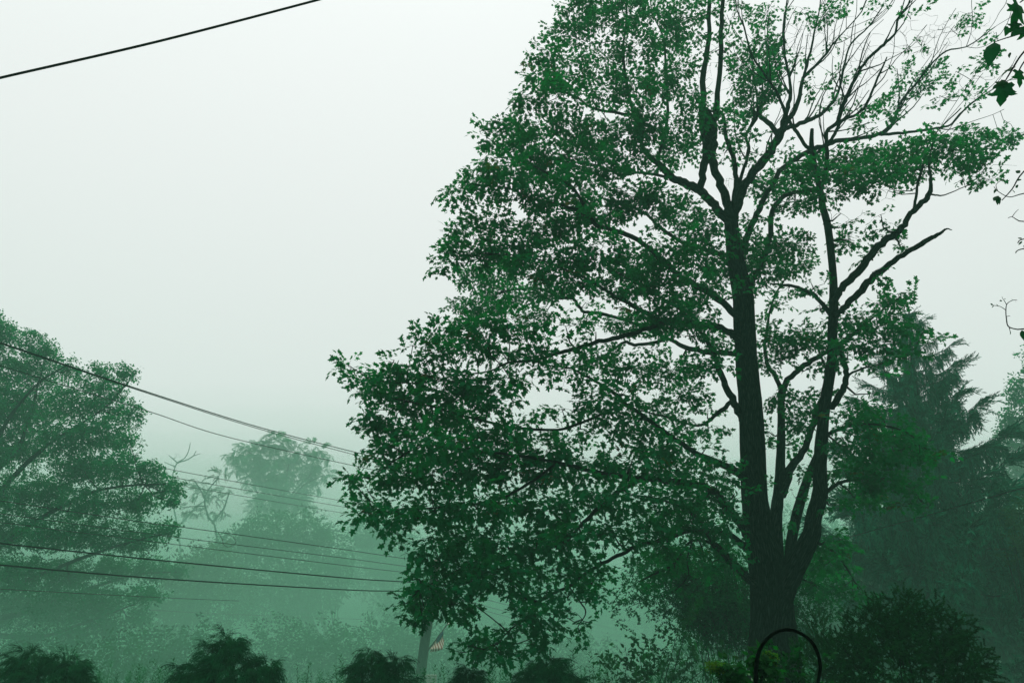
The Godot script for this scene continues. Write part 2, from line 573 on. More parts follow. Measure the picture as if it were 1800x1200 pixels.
func maple() -> void:
	var base := at(1352, 1180, 13)
	var o := thing("maple_tree", "big maple with several dark stems filling the right half of the view", "tree", Vector3(base.x, ground_y(base.x, -13), -13))
	var trunks := []
	trunks.append([[1351, 1190, 0, 76], [1352, 1123, 0, 70], [1353, 1060, 0, 70], [1349, 1000, 0, 68], [1336, 940, 0, 58], [1328, 880, 0, 46], [1325, 820, 0, 44], [1322, 760, 0, 43], [1318, 703, 0.1, 42], [1312, 640, 0.1, 38], [1309, 587, 0.2, 36], [1307, 528, 0.2, 36], [1300, 490, 0.2, 33], [1291, 440, 0.3, 27], [1286, 395, 0.3, 25], [1284, 368, 0.3, 24]])
	trunks.append([[1366, 1090, -0.1, 44], [1380, 1033, -0.2, 40], [1396, 1002, -0.3, 35], [1411, 971, -0.4, 34], [1427, 940, -0.5, 30], [1431, 909, -0.5, 28], [1442, 870, -0.6, 27], [1442, 839, -0.7, 24], [1444, 790, -0.7, 21], [1448, 742, -0.8, 20], [1452, 703, -0.8, 19], [1458, 664, -0.9, 18], [1464, 626, -0.9, 17], [1464, 587, -1, 17], [1466, 548, -1, 16], [1466, 509, -1, 14], [1464, 470, -1, 12], [1456, 400, -1, 12], [1447, 364, -1, 11], [1443, 337, -1, 10], [1435, 305, -1, 10], [1429, 274, -1, 10], [1427, 251, -1, 8], [1428, 227, -1, 6]])
	trunks.append([[1366, 1060, 0.3, 36], [1368, 1000, 0.5, 24], [1363, 930, 0.7, 22], [1366, 890, 0.8, 20], [1371, 850, 0.9, 18], [1373, 800, 1, 15], [1374, 742, 1.1, 13], [1373, 690, 1.2, 12]])
	trunks.append([[1378, 1050, 0.1, 30], [1386, 1002, 0.3, 18], [1391, 956, 0.4, 17], [1400, 909, 0.6, 17], [1411, 870, 0.7, 16], [1421, 838, 0.8, 13], [1436, 800, 1, 10]])
	var l := []
	# the crown of the main stem: burl, hanging stub and the upright stems
	l.append([[1284, 368, 0.3, 18], [1273, 340, 0.2, 15], [1262, 310, 0.2, 14], [1252, 282, 0.1, 16], [1249, 255, 0.1, 26], [1246, 228, 0.1, 31], [1241, 205, 0.1, 27], [1236, 185, 0.2, 11], [1237, 130, 0.5, 10], [1245, 78, 0.8, 8], [1247, 23, 1, 7], [1250, -40, 1.3, 5], [1252, -110, 1.6, 3]])
	l.append([[1232, 334, 0.5, 12], [1236, 305, 0.4, 12], [1242, 272, 0.2, 15], [1247, 240, 0.1, 20]])
	l.append([[1251, 225, 0, 18], [1258, 195, 0, 11], [1265, 130, -0.2, 9], [1268, 70, -0.3, 8], [1270, 8, -0.4, 7], [1276, -60, -0.5, 5], [1280, -120, -0.5, 3]])
	l.append([[1283, 385, 0.2, 17], [1268, 376, 0.2, 16], [1253, 356, 0.3, 14], [1237, 341, 0.4, 14], [1221, 329, 0.4, 16], [1198, 319, 0.3, 14], [1178, 309, 0.2, 14], [1163, 294, 0.1, 11], [1147, 278, 0, 9], [1131, 262, -0.2, 8], [1125, 235, -0.3, 7], [1118, 211, -0.4, 6], [1108, 180, -0.4, 6], [1100, 137, -0.4, 5], [1095, 90, -0.3, 4], [1100, 40, -0.2, 3], [1104, -20, 0, 2]])
	l.append([[1131, 262, -0.2, 6], [1115, 207, -0.7, 5], [1097, 200, -0.9, 5], [1063, 195, -1.2, 5], [1037, 188, -1.4, 4], [1017, 173, -1.5, 4], [990, 160, -1.6, 3], [967, 133, -1.7, 2]])
	l.append([[1155, 284, 0.1, 6], [1167, 243, 0.6, 5], [1174, 196, 1, 5], [1170, 118, 1.4, 4], [1167, 67, 1.6, 3], [1147, 23, 1.8, 2], [1140, -30, 2, 2]])
	l.append([[1176, 312, 0.2, 5], [1147, 306, -0.2, 5], [1120, 303, -0.5, 4], [1090, 308, -0.8, 3], [1050, 290, -1, 3], [1000, 285, -1.2, 2], [940, 270, -1.4, 2]])
	l.append([[1290, 372, 0.2, 10], [1292, 345, 0, 9], [1294, 313, -0.1, 9], [1290, 278, -0.3, 8], [1280, 251, -0.4, 7], [1274, 219, -0.5, 6], [1270, 200, -0.5, 5], [1255, 195, -0.5, 4], [1230, 200, -0.4, 3]])
	l.append([[1294, 362, 0.4, 9], [1297, 340, 0.4, 8], [1304, 309, 0.5, 6], [1313, 282, 0.6, 6], [1317, 258, 0.6, 5], [1311, 239, 0.7, 5], [1325, 215, 0.8, 5], [1331, 202, 0.8, 4], [1330, 160, 1, 3], [1322, 100, 1.2, 2]])
	l.append([[1288, 385, 0.3, 18], [1296, 362, 0.3, 17], [1304, 337, 0.4, 16], [1323, 305, 0.6, 16], [1347, 278, 0.8, 15], [1362, 255, 1, 14], [1372, 231, 1.1, 15]])
	l.append([[1368, 236, 1.1, 10], [1355, 219, 1.3, 9], [1339, 207, 1.4, 8], [1335, 192, 1.5, 6], [1343, 168, 1.6, 5], [1352, 140, 1.7, 4], [1348, 90, 1.9, 3], [1352, 30, 2, 2]])
	l.append([[1374, 228, 1.1, 10], [1382, 196, 1.2, 8], [1390, 168, 1.2, 6], [1388, 137, 1.3, 4], [1380, 98, 1.4, 4], [1378, 59, 1.4, 4], [1382, 20, 1.5, 3], [1388, -30, 1.6, 2]])
	l.append([[1376, 224, 1.1, 10], [1398, 192, 1, 8], [1409, 157, 1, 7], [1413, 137, 0.9, 6], [1433, 117, 0.8, 5], [1453, 94, 0.7, 4], [1464, 78, 0.7, 3], [1488, 51, 0.6, 2], [1515, 20, 0.5, 2], [1530, -20, 0.5, 2]])
	l.append([[1413, 137, 0.9, 5], [1425, 90, 1.2, 4], [1433, 51, 1.4, 3], [1441, 16, 1.5, 2], [1446, -40, 1.6, 2]])
	l.append([[1374, 230, 1.1, 9], [1390, 223, 1.2, 8], [1413, 215, 1.3, 7], [1441, 202, 1.5, 6], [1464, 180, 1.7, 5], [1476, 157, 1.8, 4], [1484, 117, 1.9, 4], [1496, 78, 2, 3], [1527, 47, 2.2, 2], [1554, 8, 2.3, 2]])
	l.append([[1303, 445, 0.3, 13], [1314, 412, 0.4, 11], [1331, 376, 0.7, 10], [1351, 337, 1, 9], [1370, 302, 1.2, 9], [1394, 282, 1.4, 9], [1421, 266, 1.6, 9], [1453, 255, 1.8, 8], [1476, 247, 1.9, 8], [1511, 243, 2, 6], [1547, 235, 2.1, 6], [1566, 223, 2.1, 5], [1578, 196, 2.1, 5], [1586, 176, 2.1, 4], [1609, 149, 2, 4], [1637, 114, 1.9, 3], [1664, 90, 1.8, 3], [1699, 82, 1.7, 2], [1723, 67, 1.6, 2], [1750, 47, 1.5, 1.5]])
	l.append([[1547, 236, 2.1, 5], [1570, 235, 2.2, 5], [1609, 231, 2.4, 4], [1648, 225, 2.5, 4], [1672, 219, 2.6, 3], [1688, 200, 2.6, 3], [1711, 180, 2.6, 3], [1746, 157, 2.7, 2], [1774, 141, 2.7, 1.5], [1800, 128, 2.7, 1.5]])
	# the second stem and its limbs
	l.append([[1443, 337, -1, 8], [1449, 313, -1.1, 7], [1454, 282, -1.2, 6], [1454, 251, -1.3, 6], [1454, 231, -1.3, 6], [1472, 215, -1.4, 7], [1476, 204, -1.4, 7], [1486, 176, -1.4, 7], [1496, 153, -1.4, 6], [1511, 125, -1.4, 5], [1531, 98, -1.4, 5], [1554, 78, -1.3, 5], [1574, 59, -1.3, 4], [1580, 31, -1.3, 4], [1597, 8, -1.2, 3], [1612, -30, -1.2, 2]])
	l.append([[1429, 274, -1, 7], [1453, 254, -0.8, 6], [1468, 235, -0.7, 6], [1480, 213, -0.7, 6], [1507, 200, -0.6, 5], [1523, 184, -0.6, 5], [1535, 157, -0.5, 4], [1547, 129, -0.5, 4], [1560, 100, -0.4, 2]])
	l.append([[1429, 268, -1, 7], [1413, 251, -1, 6], [1398, 227, -0.9, 6], [1386, 208, -0.9, 5], [1370, 172, -0.9, 5], [1355, 145, -0.8, 4], [1323, 98, -0.7, 3], [1308, 47, -0.6, 3], [1296, 16, -0.5, 2], [1290, -30, -0.4, 2]])
	l.append([[1466, 530, -1, 15], [1473, 515, -1.1, 13], [1489, 497, -1.2, 13], [1512, 471, -1.3, 13], [1539, 439, -1.4, 13], [1562, 419, -1.5, 12], [1586, 400, -1.6, 11], [1601, 376, -1.6, 10], [1621, 356, -1.7, 10], [1635, 341, -1.7, 8], [1637, 318, -1.7, 5], [1634, 285, -1.7, 3], [1640, 250, -1.7, 2]])
	l.append([[1635, 341, -1.7, 3], [1648, 343, -1.7, 2.5], [1660, 343, -1.8, 2], [1680, 335, -1.8, 1.6], [1710, 322, -1.9, 1.4]])
	l.append([[1604, 372, -1.6, 6], [1609, 360, -1.5, 5], [1613, 329, -1.3, 4], [1625, 282, -1.1, 4], [1633, 251, -1, 3], [1652, 227, -0.9, 2], [1690, 190, -0.8, 2]])
	l.append([[1466, 560, -1, 12], [1475, 549, -1.2, 10], [1493, 532, -1.5, 11], [1516, 509, -1.8, 12], [1536, 486, -2, 11], [1565, 464, -2.3, 10], [1594, 443, -2.5, 9], [1621, 427, -2.7, 9], [1644, 415, -2.9, 7], [1660, 405, -3, 4], [1666, 402, -3, 2.5], [1674, 404, -3, 1.5]])
	l.append([[1460, 552, -1, 9], [1442, 528, -1.1, 7], [1423, 513, -1.2, 7], [1403, 505, -1.3, 6], [1380, 501, -1.4, 5], [1357, 499, -1.5, 3]])
	l.append([[1443, 337, -1, 9], [1437, 334, -0.8, 9], [1413, 337, -0.2, 8], [1390, 341, 0.2, 7], [1370, 352, 0.6, 8], [1358, 372, 0.8, 9], [1354, 411, 1, 9], [1345, 450, 0.9, 9], [1325, 490, 0.5, 10], [1312, 520, 0.2, 12]])
	l.append([[1462, 718, -0.8, 12], [1478, 692, -0.9, 12], [1488, 668, -0.9, 11], [1488, 648, -0.9, 10], [1481, 626, -0.9, 9], [1478, 608, -0.9, 6], [1492, 590, -1, 4], [1530, 570, -1.2, 3]])
	l.append([[1489, 660, -0.9, 5], [1512, 649, -1, 4], [1540, 642, -1.1, 3], [1562, 634, -1.2, 2], [1600, 618, -1.2, 2]])
	# the two thinner stems behind
	l.append([[1374, 700, 1.1, 12], [1380, 674, 1.2, 11], [1403, 651, 1, 10], [1427, 635, 0.7, 9], [1454, 618, 0.4, 8], [1490, 595, 0, 6], [1530, 562, -0.4, 4], [1560, 538, -0.6, 3], [1585, 520, -0.8, 2]])
	l.append([[1373, 690, 1.2, 9], [1364, 660, 1.3, 8], [1352, 645, 1.4, 7], [1345, 610, 1.6, 5], [1350, 570, 1.8, 4], [1362, 520, 2, 3], [1395, 470, 2.2, 2]])
	l.append([[1374, 870, 0.8, 16], [1388, 828, 0.9, 15], [1411, 795, 0.8, 12], [1426, 760, 0.6, 12], [1436, 725, 0.4, 12], [1450, 690, 0.1, 8], [1452, 650, 0.4, 5], [1430, 590, 1, 3]])
	l.append([[1442, 770, -0.7, 8], [1480, 752, -0.9, 6], [1530, 745, -1.1, 4], [1590, 758, -1.2, 3], [1630, 790, -1.2, 2]])
	l.append([[1440, 880, -0.6, 8], [1475, 850, -0.4, 6], [1530, 840, -0.1, 5], [1590, 850, 0.2, 3], [1625, 885, 0.3, 2]])
	l.append([[1427, 950, -0.2, 8], [1452, 960, 0.8, 5], [1480, 985, 1.6, 4], [1510, 1035, 2.2, 2]])
	# left limbs, from the top down
	l.append([[1300, 562, 0.1, 13], [1270, 530, -0.4, 11], [1225, 502, -0.8, 10], [1190, 480, -1.1, 9], [1150, 445, -1.4, 9], [1110, 415, -1.7, 8], [1053, 397, -2, 8], [1037, 383, -2, 7], [1007, 367, -2.1, 6], [973, 357, -2.2, 5], [940, 350, -2.3, 4], [890, 330, -2.4, 3], [830, 325, -2.4, 2]])
	l.append([[1040, 386, -2, 6], [1010, 333, -2.1, 5], [987, 317, -2.1, 4], [960, 303, -2.2, 3], [920, 280, -2.2, 2]])
	l.append([[1288, 450, 0.3, 10], [1245, 440, 0.1, 8], [1200, 425, -0.1, 7], [1160, 400, -0.2, 6], [1138, 378, -0.2, 5], [1100, 360, -0.2, 4], [1050, 345, -0.1, 2]])
	l.append([[1304, 600, 0.1, 15], [1291, 588, 0, 14], [1267, 577, -0.4, 11], [1236, 571, -0.8, 11], [1195, 566, -1.2, 10], [1160, 562, -1.5, 10], [1132, 548, -1.7, 9], [1107, 533, -1.9, 8], [1080, 520, -2, 7], [1060, 507, -2.1, 6], [1030, 490, -2.2, 5], [980, 468, -2.3, 4], [920, 450, -2.4, 3], [840, 445, -2.5, 2]])
	l.append([[1175, 564, -1.4, 8], [1130, 580, -1.9, 8], [1087, 593, -2.2, 8], [1053, 600, -2.4, 8], [1020, 610, -2.6, 7], [993, 617, -2.7, 7], [960, 627, -2.8, 6], [930, 634, -2.9, 5], [893, 637, -3, 4], [860, 652, -3, 3], [803, 660, -3, 2], [740, 672, -3, 2], [660, 668, -3, 2], [610, 640, -3, 1.5]])
	l.append([[1306, 630, 0.3, 11], [1291, 622, 0.6, 9], [1256, 620, 1.2, 9], [1217, 614, 1.7, 9], [1193, 604, 2, 8], [1174, 596, 2.1, 7], [1147, 602, 2.3, 6], [1116, 606, 2.4, 6], [1098, 601, 2.5, 5], [1070, 620, 2.6, 4], [1030, 640, 2.7, 3], [980, 650, 2.8, 2]])
	l.append([[1174, 596, 2.1, 5], [1120, 570, 2.3, 6], [1080, 557, 2.4, 6], [1053, 550, 2.5, 6], [1027, 548, 2.5, 6], [1017, 537, 2.5, 6], [1007, 525, 2.5, 6], [980, 523, 2.6, 5], [967, 513, 2.6, 5], [943, 507, 2.7, 4], [920, 507, 2.7, 3], [870, 515, 2.8, 2]])
	l.append([[1309, 742, 0.1, 17], [1298, 722, 0, 14], [1287, 699, -0.2, 13], [1272, 670, -0.5, 11], [1260, 636, -0.8, 10], [1247, 605, -1, 8], [1225, 575, -1.2, 6], [1190, 540, -1.4, 4], [1130, 505, -1.5, 3], [1070, 470, -1.6, 2]])
	l.append([[1287, 706, -0.2, 8], [1272, 718, 0, 8], [1256, 731, 0.3, 7], [1244, 742, 0.5, 6], [1220, 748, 0.8, 4], [1180, 735, 1.2, 3], [1120, 720, 1.4, 2]])
	l.append([[1310, 840, 0, 18], [1300, 831, -0.2, 15], [1283, 824, -0.4, 13], [1256, 812, -0.8, 11], [1224, 797, -1.1, 9], [1193, 777, -1.4, 9], [1162, 754, -1.6, 8], [1131, 731, -1.8, 7], [1100, 711, -2, 7], [1087, 697, -2.1, 7], [1053, 673, -2.3, 5], [1027, 660, -2.4, 4], [1003, 647, -2.5, 3], [950, 640, -2.6, 2]])
	l.append([[1100, 711, -2, 5], [1040, 735, -2.2, 5], [980, 755, -2.5, 5], [900, 750, -2.7, 5], [830, 735, -2.9, 4], [760, 715, -3, 3], [690, 700, -3, 2]])
	l.append([[1316, 940, 0, 18], [1302, 922, -0.2, 16], [1288, 902, -0.5, 14], [1271, 882, -0.8, 13], [1256, 866, -1, 12], [1232, 854, -1.3, 12], [1197, 849, -1.7, 11], [1158, 843, -2.1, 9], [1100, 838, -2.6, 8], [1040, 828, -3, 7], [980, 812, -3.3, 6], [900, 800, -3.5, 5], [820, 790, -3.6, 4], [740, 785, -3.7, 3], [660, 832, -3.7, 2]])
	l.append([[1130, 840, -2.3, 7], [1080, 870, -2.7, 7], [1037, 907, -3, 7], [1017, 927, -3.1, 6], [993, 953, -3.2, 5], [960, 965, -3.3, 4], [900, 975, -3.4, 4], [830, 990, -3.5, 3], [770, 1020, -3.6, 2], [720, 1045, -3.6, 2]])
	l.append([[980, 812, -3.3, 5], [930, 850, -3.5, 5], [870, 880, -3.6, 4], [790, 890, -3.7, 4], [720, 895, -3.7, 3], [650, 895, -3.7, 2]])
	l.append([[1310, 960, 0, 14], [1275, 938, -0.6, 10], [1230, 932, -1.1, 8], [1195, 938, -1.5, 8], [1160, 950, -1.9, 7], [1127, 957, -2.2, 7], [1093, 973, -2.5, 7], [1060, 990, -2.7, 6], [1027, 1010, -2.9, 6], [1000, 1030, -3, 6], [970, 1043, -3.1, 5], [950, 1057, -3.2, 5], [943, 1070, -3.2, 4], [920, 1088, -3.2, 3], [893, 1110, -3.2, 3], [873, 1133, -3.2, 2]])
	l.append([[1000, 1030, -3, 3], [1020, 1058, -2.9, 3], [1030, 1075, -2.9, 2.5], [1020, 1095, -2.9, 1.5]])
	l.append([[1336, 1032, -0.1, 18], [1320, 1020, -0.2, 16], [1302, 1002, -0.4, 15], [1279, 979, -0.7, 13], [1256, 957, -1, 11], [1248, 944, -1.1, 8], [1220, 905, -1.4, 6], [1170, 880, -1.8, 4], [1110, 870, -2.1, 3]])
	l.append([[1256, 957, -1, 6], [1217, 950, -0.6, 5], [1186, 990, -0.2, 4], [1158, 1006, 0.1, 4], [1123, 1022, 0.3, 2]])
	l.append([[1217, 950, -0.6, 4], [1208, 985, -0.3, 3], [1210, 1010, -0.2, 2.5], [1190, 1035, -0.1, 2.5], [1165, 1048, 0, 2], [1146, 1048, 0, 1]])
	# long fine upright twigs of the thin upper right crown
	var hosts := l.duplicate()
	for b in hosts:
		if b[-1][1] > 300 or b[-1][0] < 1290: continue
		for k in range(2, b.size() - 1):
			for more in 2:
				if b[k][1] > 300 or rng.randf() < 0.35: continue
				var turn := atan2(b[k + 1][1] - b[k][1], b[k + 1][0] - b[k][0]) + rng.randf_range(-0.7, 0.7)
				var p: Array = [b[k][0], b[k][1], b[k][2], minf(b[k][3] * 0.6, 3.0)]
				var line := [p]
				for j in rng.randi_range(3, 5):
					var step := rng.randf_range(16, 34)
					p = [p[0] + cos(turn) * step, p[1] + sin(turn) * step, p[2] + rng.randf_range(-0.2, 0.2), maxf(p[3] * 0.75, 0.9)]
					line.append(p)
					turn = lerpf(turn, -1.25, 0.22) + rng.randf_range(-0.25, 0.25)
				l.append(line)
	var c := []
	# top left edge and upper crown, [px, py, rx, ry, density]
	c.append_array([[1020, 20, 38, 34], [998, 60, 42, 28], [960, 92, 38, 26], [992, 122, 48, 32], [945, 140, 30, 22], [928, 172, 24, 18], [980, 172, 48, 26], [1062, 40, 36, 42], [1100, 20, 42, 32], [1062, 110, 42, 36], [1120, 80, 42, 36], [1150, 30, 36, 32], [1182, 70, 30, 36], [1202, 30, 36, 36], [1112, 150, 36, 36], [1160, 150, 36, 42], [1062, 160, 36, 22], [1040, -20, 60, 30], [1130, -25, 60, 30], [1210, -20, 40, 30, 0.7]])
	var row := [[884, 236, 36, 22], [858, 242, 20, 16], [920, 220, 36, 22], [932, 258, 46, 24], [990, 225, 46, 22], [872, 286, 40, 20], [840, 312, 30, 16], [806, 338, 26, 16], [850, 332, 40, 16], [900, 308, 46, 24], [960, 300, 46, 26], [1010, 268, 46, 26], [1050, 240, 42, 26], [1098, 230, 36, 26], [1140, 212, 30, 36], [1190, 222, 30, 30], [1188, 262, 36, 24], [1100, 280, 36, 26], [1060, 300, 42, 22], [1010, 328, 42, 22], [952, 342, 46, 20]]
	c.append_array(row)
	row = [[1215, 168, 26, 30, 0.8], [1195, 120, 30, 36, 0.8], [1230, 60, 18, 26, 0.5], [1320, 112, 36, 40], [1345, 72, 30, 36, 0.8], [1332, 150, 42, 36], [1312, 190, 30, 24], [1362, 112, 26, 40, 0.8], [1350, 30, 36, 26, 0.5], [1292, 30, 36, 26, 0.45], [1275, 90, 16, 36, 0.3], [1225, 250, 14, 30, 0.6], [1320, 235, 20, 18, 0.5], [1300, 270, 14, 16, 0.5], [1330, 270, 22, 12, 0.4]]
	c.append_array(row)
	row = [[860, 390, 36, 20], [826, 410, 44, 22], [796, 440, 28, 20], [778, 460, 16, 12], [840, 450, 42, 24], [900, 430, 50, 30], [960, 400, 50, 26], [1010, 390, 46, 22], [1060, 370, 46, 22], [1110, 342, 46, 20], [1160, 352, 46, 20], [1202, 372, 40, 20], [1240, 402, 36, 22], [880, 480, 46, 20], [832, 490, 36, 16], [930, 470, 46, 24], [990, 450, 50, 24], [1050, 440, 50, 26], [1110, 460, 54, 26], [1170, 440, 54, 30], [1230, 450, 46, 30], [1270, 480, 36, 26], [1150, 500, 54, 24], [1210, 512, 54, 24], [1090, 498, 54, 20], [1010, 490, 46, 16], [960, 510, 40, 16]]
	c.append_array(row)
	row = [[890, 520, 46, 16], [850, 545, 46, 18], [808, 535, 22, 14], [790, 580, 34, 18], [746, 592, 24, 12], [730, 610, 18, 10], [840, 580, 40, 20], [890, 570, 46, 20], [940, 558, 34, 16], [1000, 572, 34, 12, 0.4], [780, 620, 46, 16], [830, 610, 46, 20], [880, 622, 36, 20], [930, 602, 40, 16], [990, 640, 40, 14, 0.6], [1050, 630, 40, 14], [1100, 650, 46, 16], [1110, 570, 54, 14], [1180, 560, 54, 18], [1230, 558, 34, 18], [1180, 652, 54, 16], [1240, 640, 34, 18], [1270, 602, 26, 18]]
	c.append_array(row)
	row = [[615, 643, 16, 9], [638, 664, 24, 12], [690, 634, 24, 14], [670, 664, 34, 18], [720, 660, 40, 20], [660, 690, 28, 13], [720, 700, 50, 24], [780, 680, 50, 22], [840, 670, 50, 20], [760, 730, 54, 26], [690, 740, 34, 20], [650, 720, 18, 11], [654, 745, 14, 8], [820, 720, 46, 22], [870, 700, 40, 16], [900, 662, 30, 14], [700, 780, 46, 26], [670, 800, 24, 16], [760, 780, 56, 26], [820, 770, 54, 24], [890, 770, 54, 20], [930, 740, 34, 14, 0.5], [990, 720, 40, 16, 0.5], [1040, 700, 42, 16], [1100, 690, 42, 16, 0.6], [960, 790, 54, 20]]
	c.append_array(row)
	row = [[1030, 760, 54, 16, 0.5], [1090, 750, 42, 16], [1150, 720, 42, 18], [1200, 690, 42, 16], [1240, 722, 24, 14, 0.4], [1150, 782, 54, 20], [1210, 760, 34, 14, 0.5], [630, 835, 22, 12], [614, 850, 11, 9], [650, 856, 14, 9], [700, 830, 44, 24], [760, 830, 54, 26], [830, 820, 64, 26], [900, 820, 54, 26], [970, 830, 54, 24], [1040, 820, 54, 24], [1110, 812, 54, 24], [1180, 830, 54, 20], [1240, 790, 34, 16, 0.4], [1262, 842, 34, 20], [660, 890, 28, 17], [640, 905, 16, 9], [700, 900, 40, 24], [690, 930, 24, 12], [760, 890, 54, 30], [830, 880, 54, 30], [900, 880, 54, 30], [970, 890, 54, 30]]
	c.append_array(row)
	row = [[1040, 872, 54, 26], [1110, 870, 54, 26], [1180, 880, 54, 26], [1240, 880, 44, 24], [1130, 920, 44, 20], [1190, 928, 44, 20], [1242, 918, 34, 18], [760, 950, 36, 20], [820, 945, 54, 26], [890, 950, 54, 26], [960, 950, 54, 26], [1030, 940, 44, 24], [1080, 930, 34, 18], [745, 970, 18, 10], [800, 990, 54, 24], [860, 1000, 48, 20], [930, 1000, 48, 16], [740, 1020, 24, 16], [730, 1058, 22, 14], [770, 1040, 44, 24], [800, 1060, 34, 20], [742, 1076, 22, 9], [734, 1092, 9, 6], [786, 1060, 22, 9], [830, 1020, 34, 20], [835, 1062, 12, 9], [900, 1020, 38, 14], [910, 1048, 14, 11]]
	c.append_array(row)
	row = [[1010, 1000, 44, 18], [1040, 1020, 34, 16], [1056, 1044, 15, 9], [1000, 1045, 34, 13], [950, 1040, 20, 11, 0.6], [940, 1075, 28, 15], [915, 1096, 28, 15], [960, 1100, 28, 15], [935, 1130, 20, 10], [1000, 1080, 24, 10, 0.5], [1030, 1094, 11, 8], [1020, 1110, 6, 6], [830, 1135, 25, 14], [856, 1124, 25, 11], [870, 1145, 25, 8], [806, 1144, 11, 7], [880, 1155, 15, 4], [1150, 1000, 28, 13], [1130, 1020, 14, 9], [1190, 985, 38, 16], [1230, 960, 34, 20], [1172, 960, 34, 16], [1250, 990, 20, 15], [1240, 1010, 11, 8], [1280, 930, 20, 16], [1270, 900, 16, 14], [1285, 960, 16, 14], [1290, 870, 18, 14, 0.7]]
	c.append_array(row)
	# between and right of the stems
	row = [[1342, 640, 20, 26], [1350, 600, 20, 16], [1362, 700, 16, 22], [1395, 700, 20, 22], [1402, 740, 26, 22], [1350, 760, 9, 16], [1392, 780, 16, 16], [1398, 585, 24, 13], [1410, 608, 34, 14], [1382, 622, 20, 9], [1366, 530, 16, 9, 0.4], [1320, 450, 40, 26], [1350, 440, 34, 26], [1390, 430, 36, 26], [1350, 478, 34, 18], [1400, 465, 34, 20], [1430, 500, 25, 11, 0.5], [1312, 420, 24, 15], [1480, 430, 28, 15, 0.6], [1330, 380, 25, 16, 0.7], [1420, 830, 20, 26, 0.6], [1340, 850, 8, 20, 0.6], [1400, 870, 8, 20, 0.6], [1390, 910, 8, 18, 0.5]]
	c.append_array(row)
	row = [[1350, 330, 36, 20], [1390, 310, 40, 18], [1430, 300, 40, 20], [1400, 350, 44, 14], [1470, 290, 44, 20], [1520, 280, 44, 16], [1560, 290, 44, 18], [1500, 310, 44, 13], [1450, 345, 34, 10], [1540, 315, 44, 11], [1600, 270, 40, 15], [1640, 260, 40, 13], [1600, 300, 44, 11], [1690, 270, 34, 12], [1730, 255, 34, 12], [1765, 240, 20, 11], [1700, 240, 34, 9, 0.6], [1660, 240, 34, 9, 0.6], [1720, 290, 28, 11], [1690, 300, 24, 8], [1740, 310, 15, 7], [1390, 270, 24, 11, 0.5], [1790, 235, 14, 9, 0.6]]
	c.append_array(row)
	row = [[1635, 130, 28, 12, 0.8], [1680, 130, 15, 9, 0.8], [1706, 24, 24, 8, 0.8], [1706, 45, 11, 8, 0.7], [1605, 30, 11, 6, 0.6], [1625, 75, 16, 8, 0.6], [1655, 170, 13, 9], [1620, 155, 17, 8], [1735, 110, 20, 10], [1715, 170, 13, 10], [1750, 60, 10, 6, 0.6], [1585, 130, 22, 11, 0.5], [1570, 170, 26, 11, 0.5], [1560, 200, 22, 16, 0.7], [1530, 190, 26, 11, 0.5], [1470, 180, 26, 11, 0.5], [1430, 150, 22, 9, 0.5], [1450, 30, 22, 16, 0.7], [1470, 20, 26, 14, 0.6], [1410, 20, 25, 20, 0.35], [1400, 100, 20, 16, 0.2], [1540, 15, 26, 14, 0.3], [1480, 130, 26, 11, 0.35], [1520, 222, 26, 14, 0.5], [1460, 75, 10, 7, 0.7]]
	c.append_array(row)
	row = [[1560, 410, 26, 14, 0.5], [1585, 425, 15, 8, 0.8], [1530, 450, 20, 8, 0.4], [1500, 420, 20, 11, 0.4], [1480, 400, 16, 11, 0.5], [1545, 380, 16, 9, 0.5], [1580, 520, 24, 12], [1560, 540, 20, 10], [1500, 560, 40, 16], [1540, 580, 40, 14], [1580, 560, 26, 11], [1420, 592, 30, 14], [1490, 602, 40, 14], [1550, 605, 34, 10], [1620, 580, 15, 6], [1640, 600, 11, 10], [1590, 620, 20, 6], [1440, 540, 20, 11, 0.4], [1430, 512, 14, 9, 0.4], [1530, 640, 24, 7, 0.4], [1560, 650, 16, 7, 0.4]]
	c.append_array(row)
	row = [[1490, 740, 26, 14], [1510, 720, 30, 14], [1550, 740, 40, 18], [1590, 760, 34, 16], [1500, 780, 46, 24], [1560, 790, 50, 24], [1610, 790, 30, 16], [1635, 800, 20, 8], [1490, 830, 40, 20], [1550, 840, 44, 24], [1600, 850, 30, 16], [1590, 885, 26, 9], [1628, 890, 11, 5], [1510, 870, 40, 16], [1470, 890, 16, 16, 0.5], [1450, 950, 30, 18], [1480, 965, 22, 16], [1440, 990, 34, 18], [1480, 1000, 30, 16], [1460, 1030, 30, 12], [1500, 1042, 20, 8], [1430, 1025, 16, 14]]
	c.append_array(row)
	# bare twigs
	row = [[1450, 70, 70, 60, -0.32], [1400, 60, 50, 60, -0.32], [1520, 110, 60, 60, -0.32], [1650, 50, 40, 50, -0.32], [1600, 80, 60, 60, -0.32], [1480, 170, 50, 40, -0.32], [1560, 340, 40, 30, -0.25], [1480, 380, 40, 30, -0.25], [785, 398, 30, 20, -0.32], [1200, 1010, 30, 30, -0.32], [1240, 150, 30, 60, -0.32], [1680, 60, 60, 30, -0.32], [1700, 150, 50, 40, -0.32], [1380, 630, 60, 30, -0.25], [1530, 690, 40, 40, -0.32], [1300, 320, 40, 40, -0.25], [1730, 300, 50, 24, -0.32], [1290, 100, 60, 90, -0.25], [990, 660, 80, 40, -0.32], [1040, 620, 60, 30, -0.32]]
	c.append_array(row)
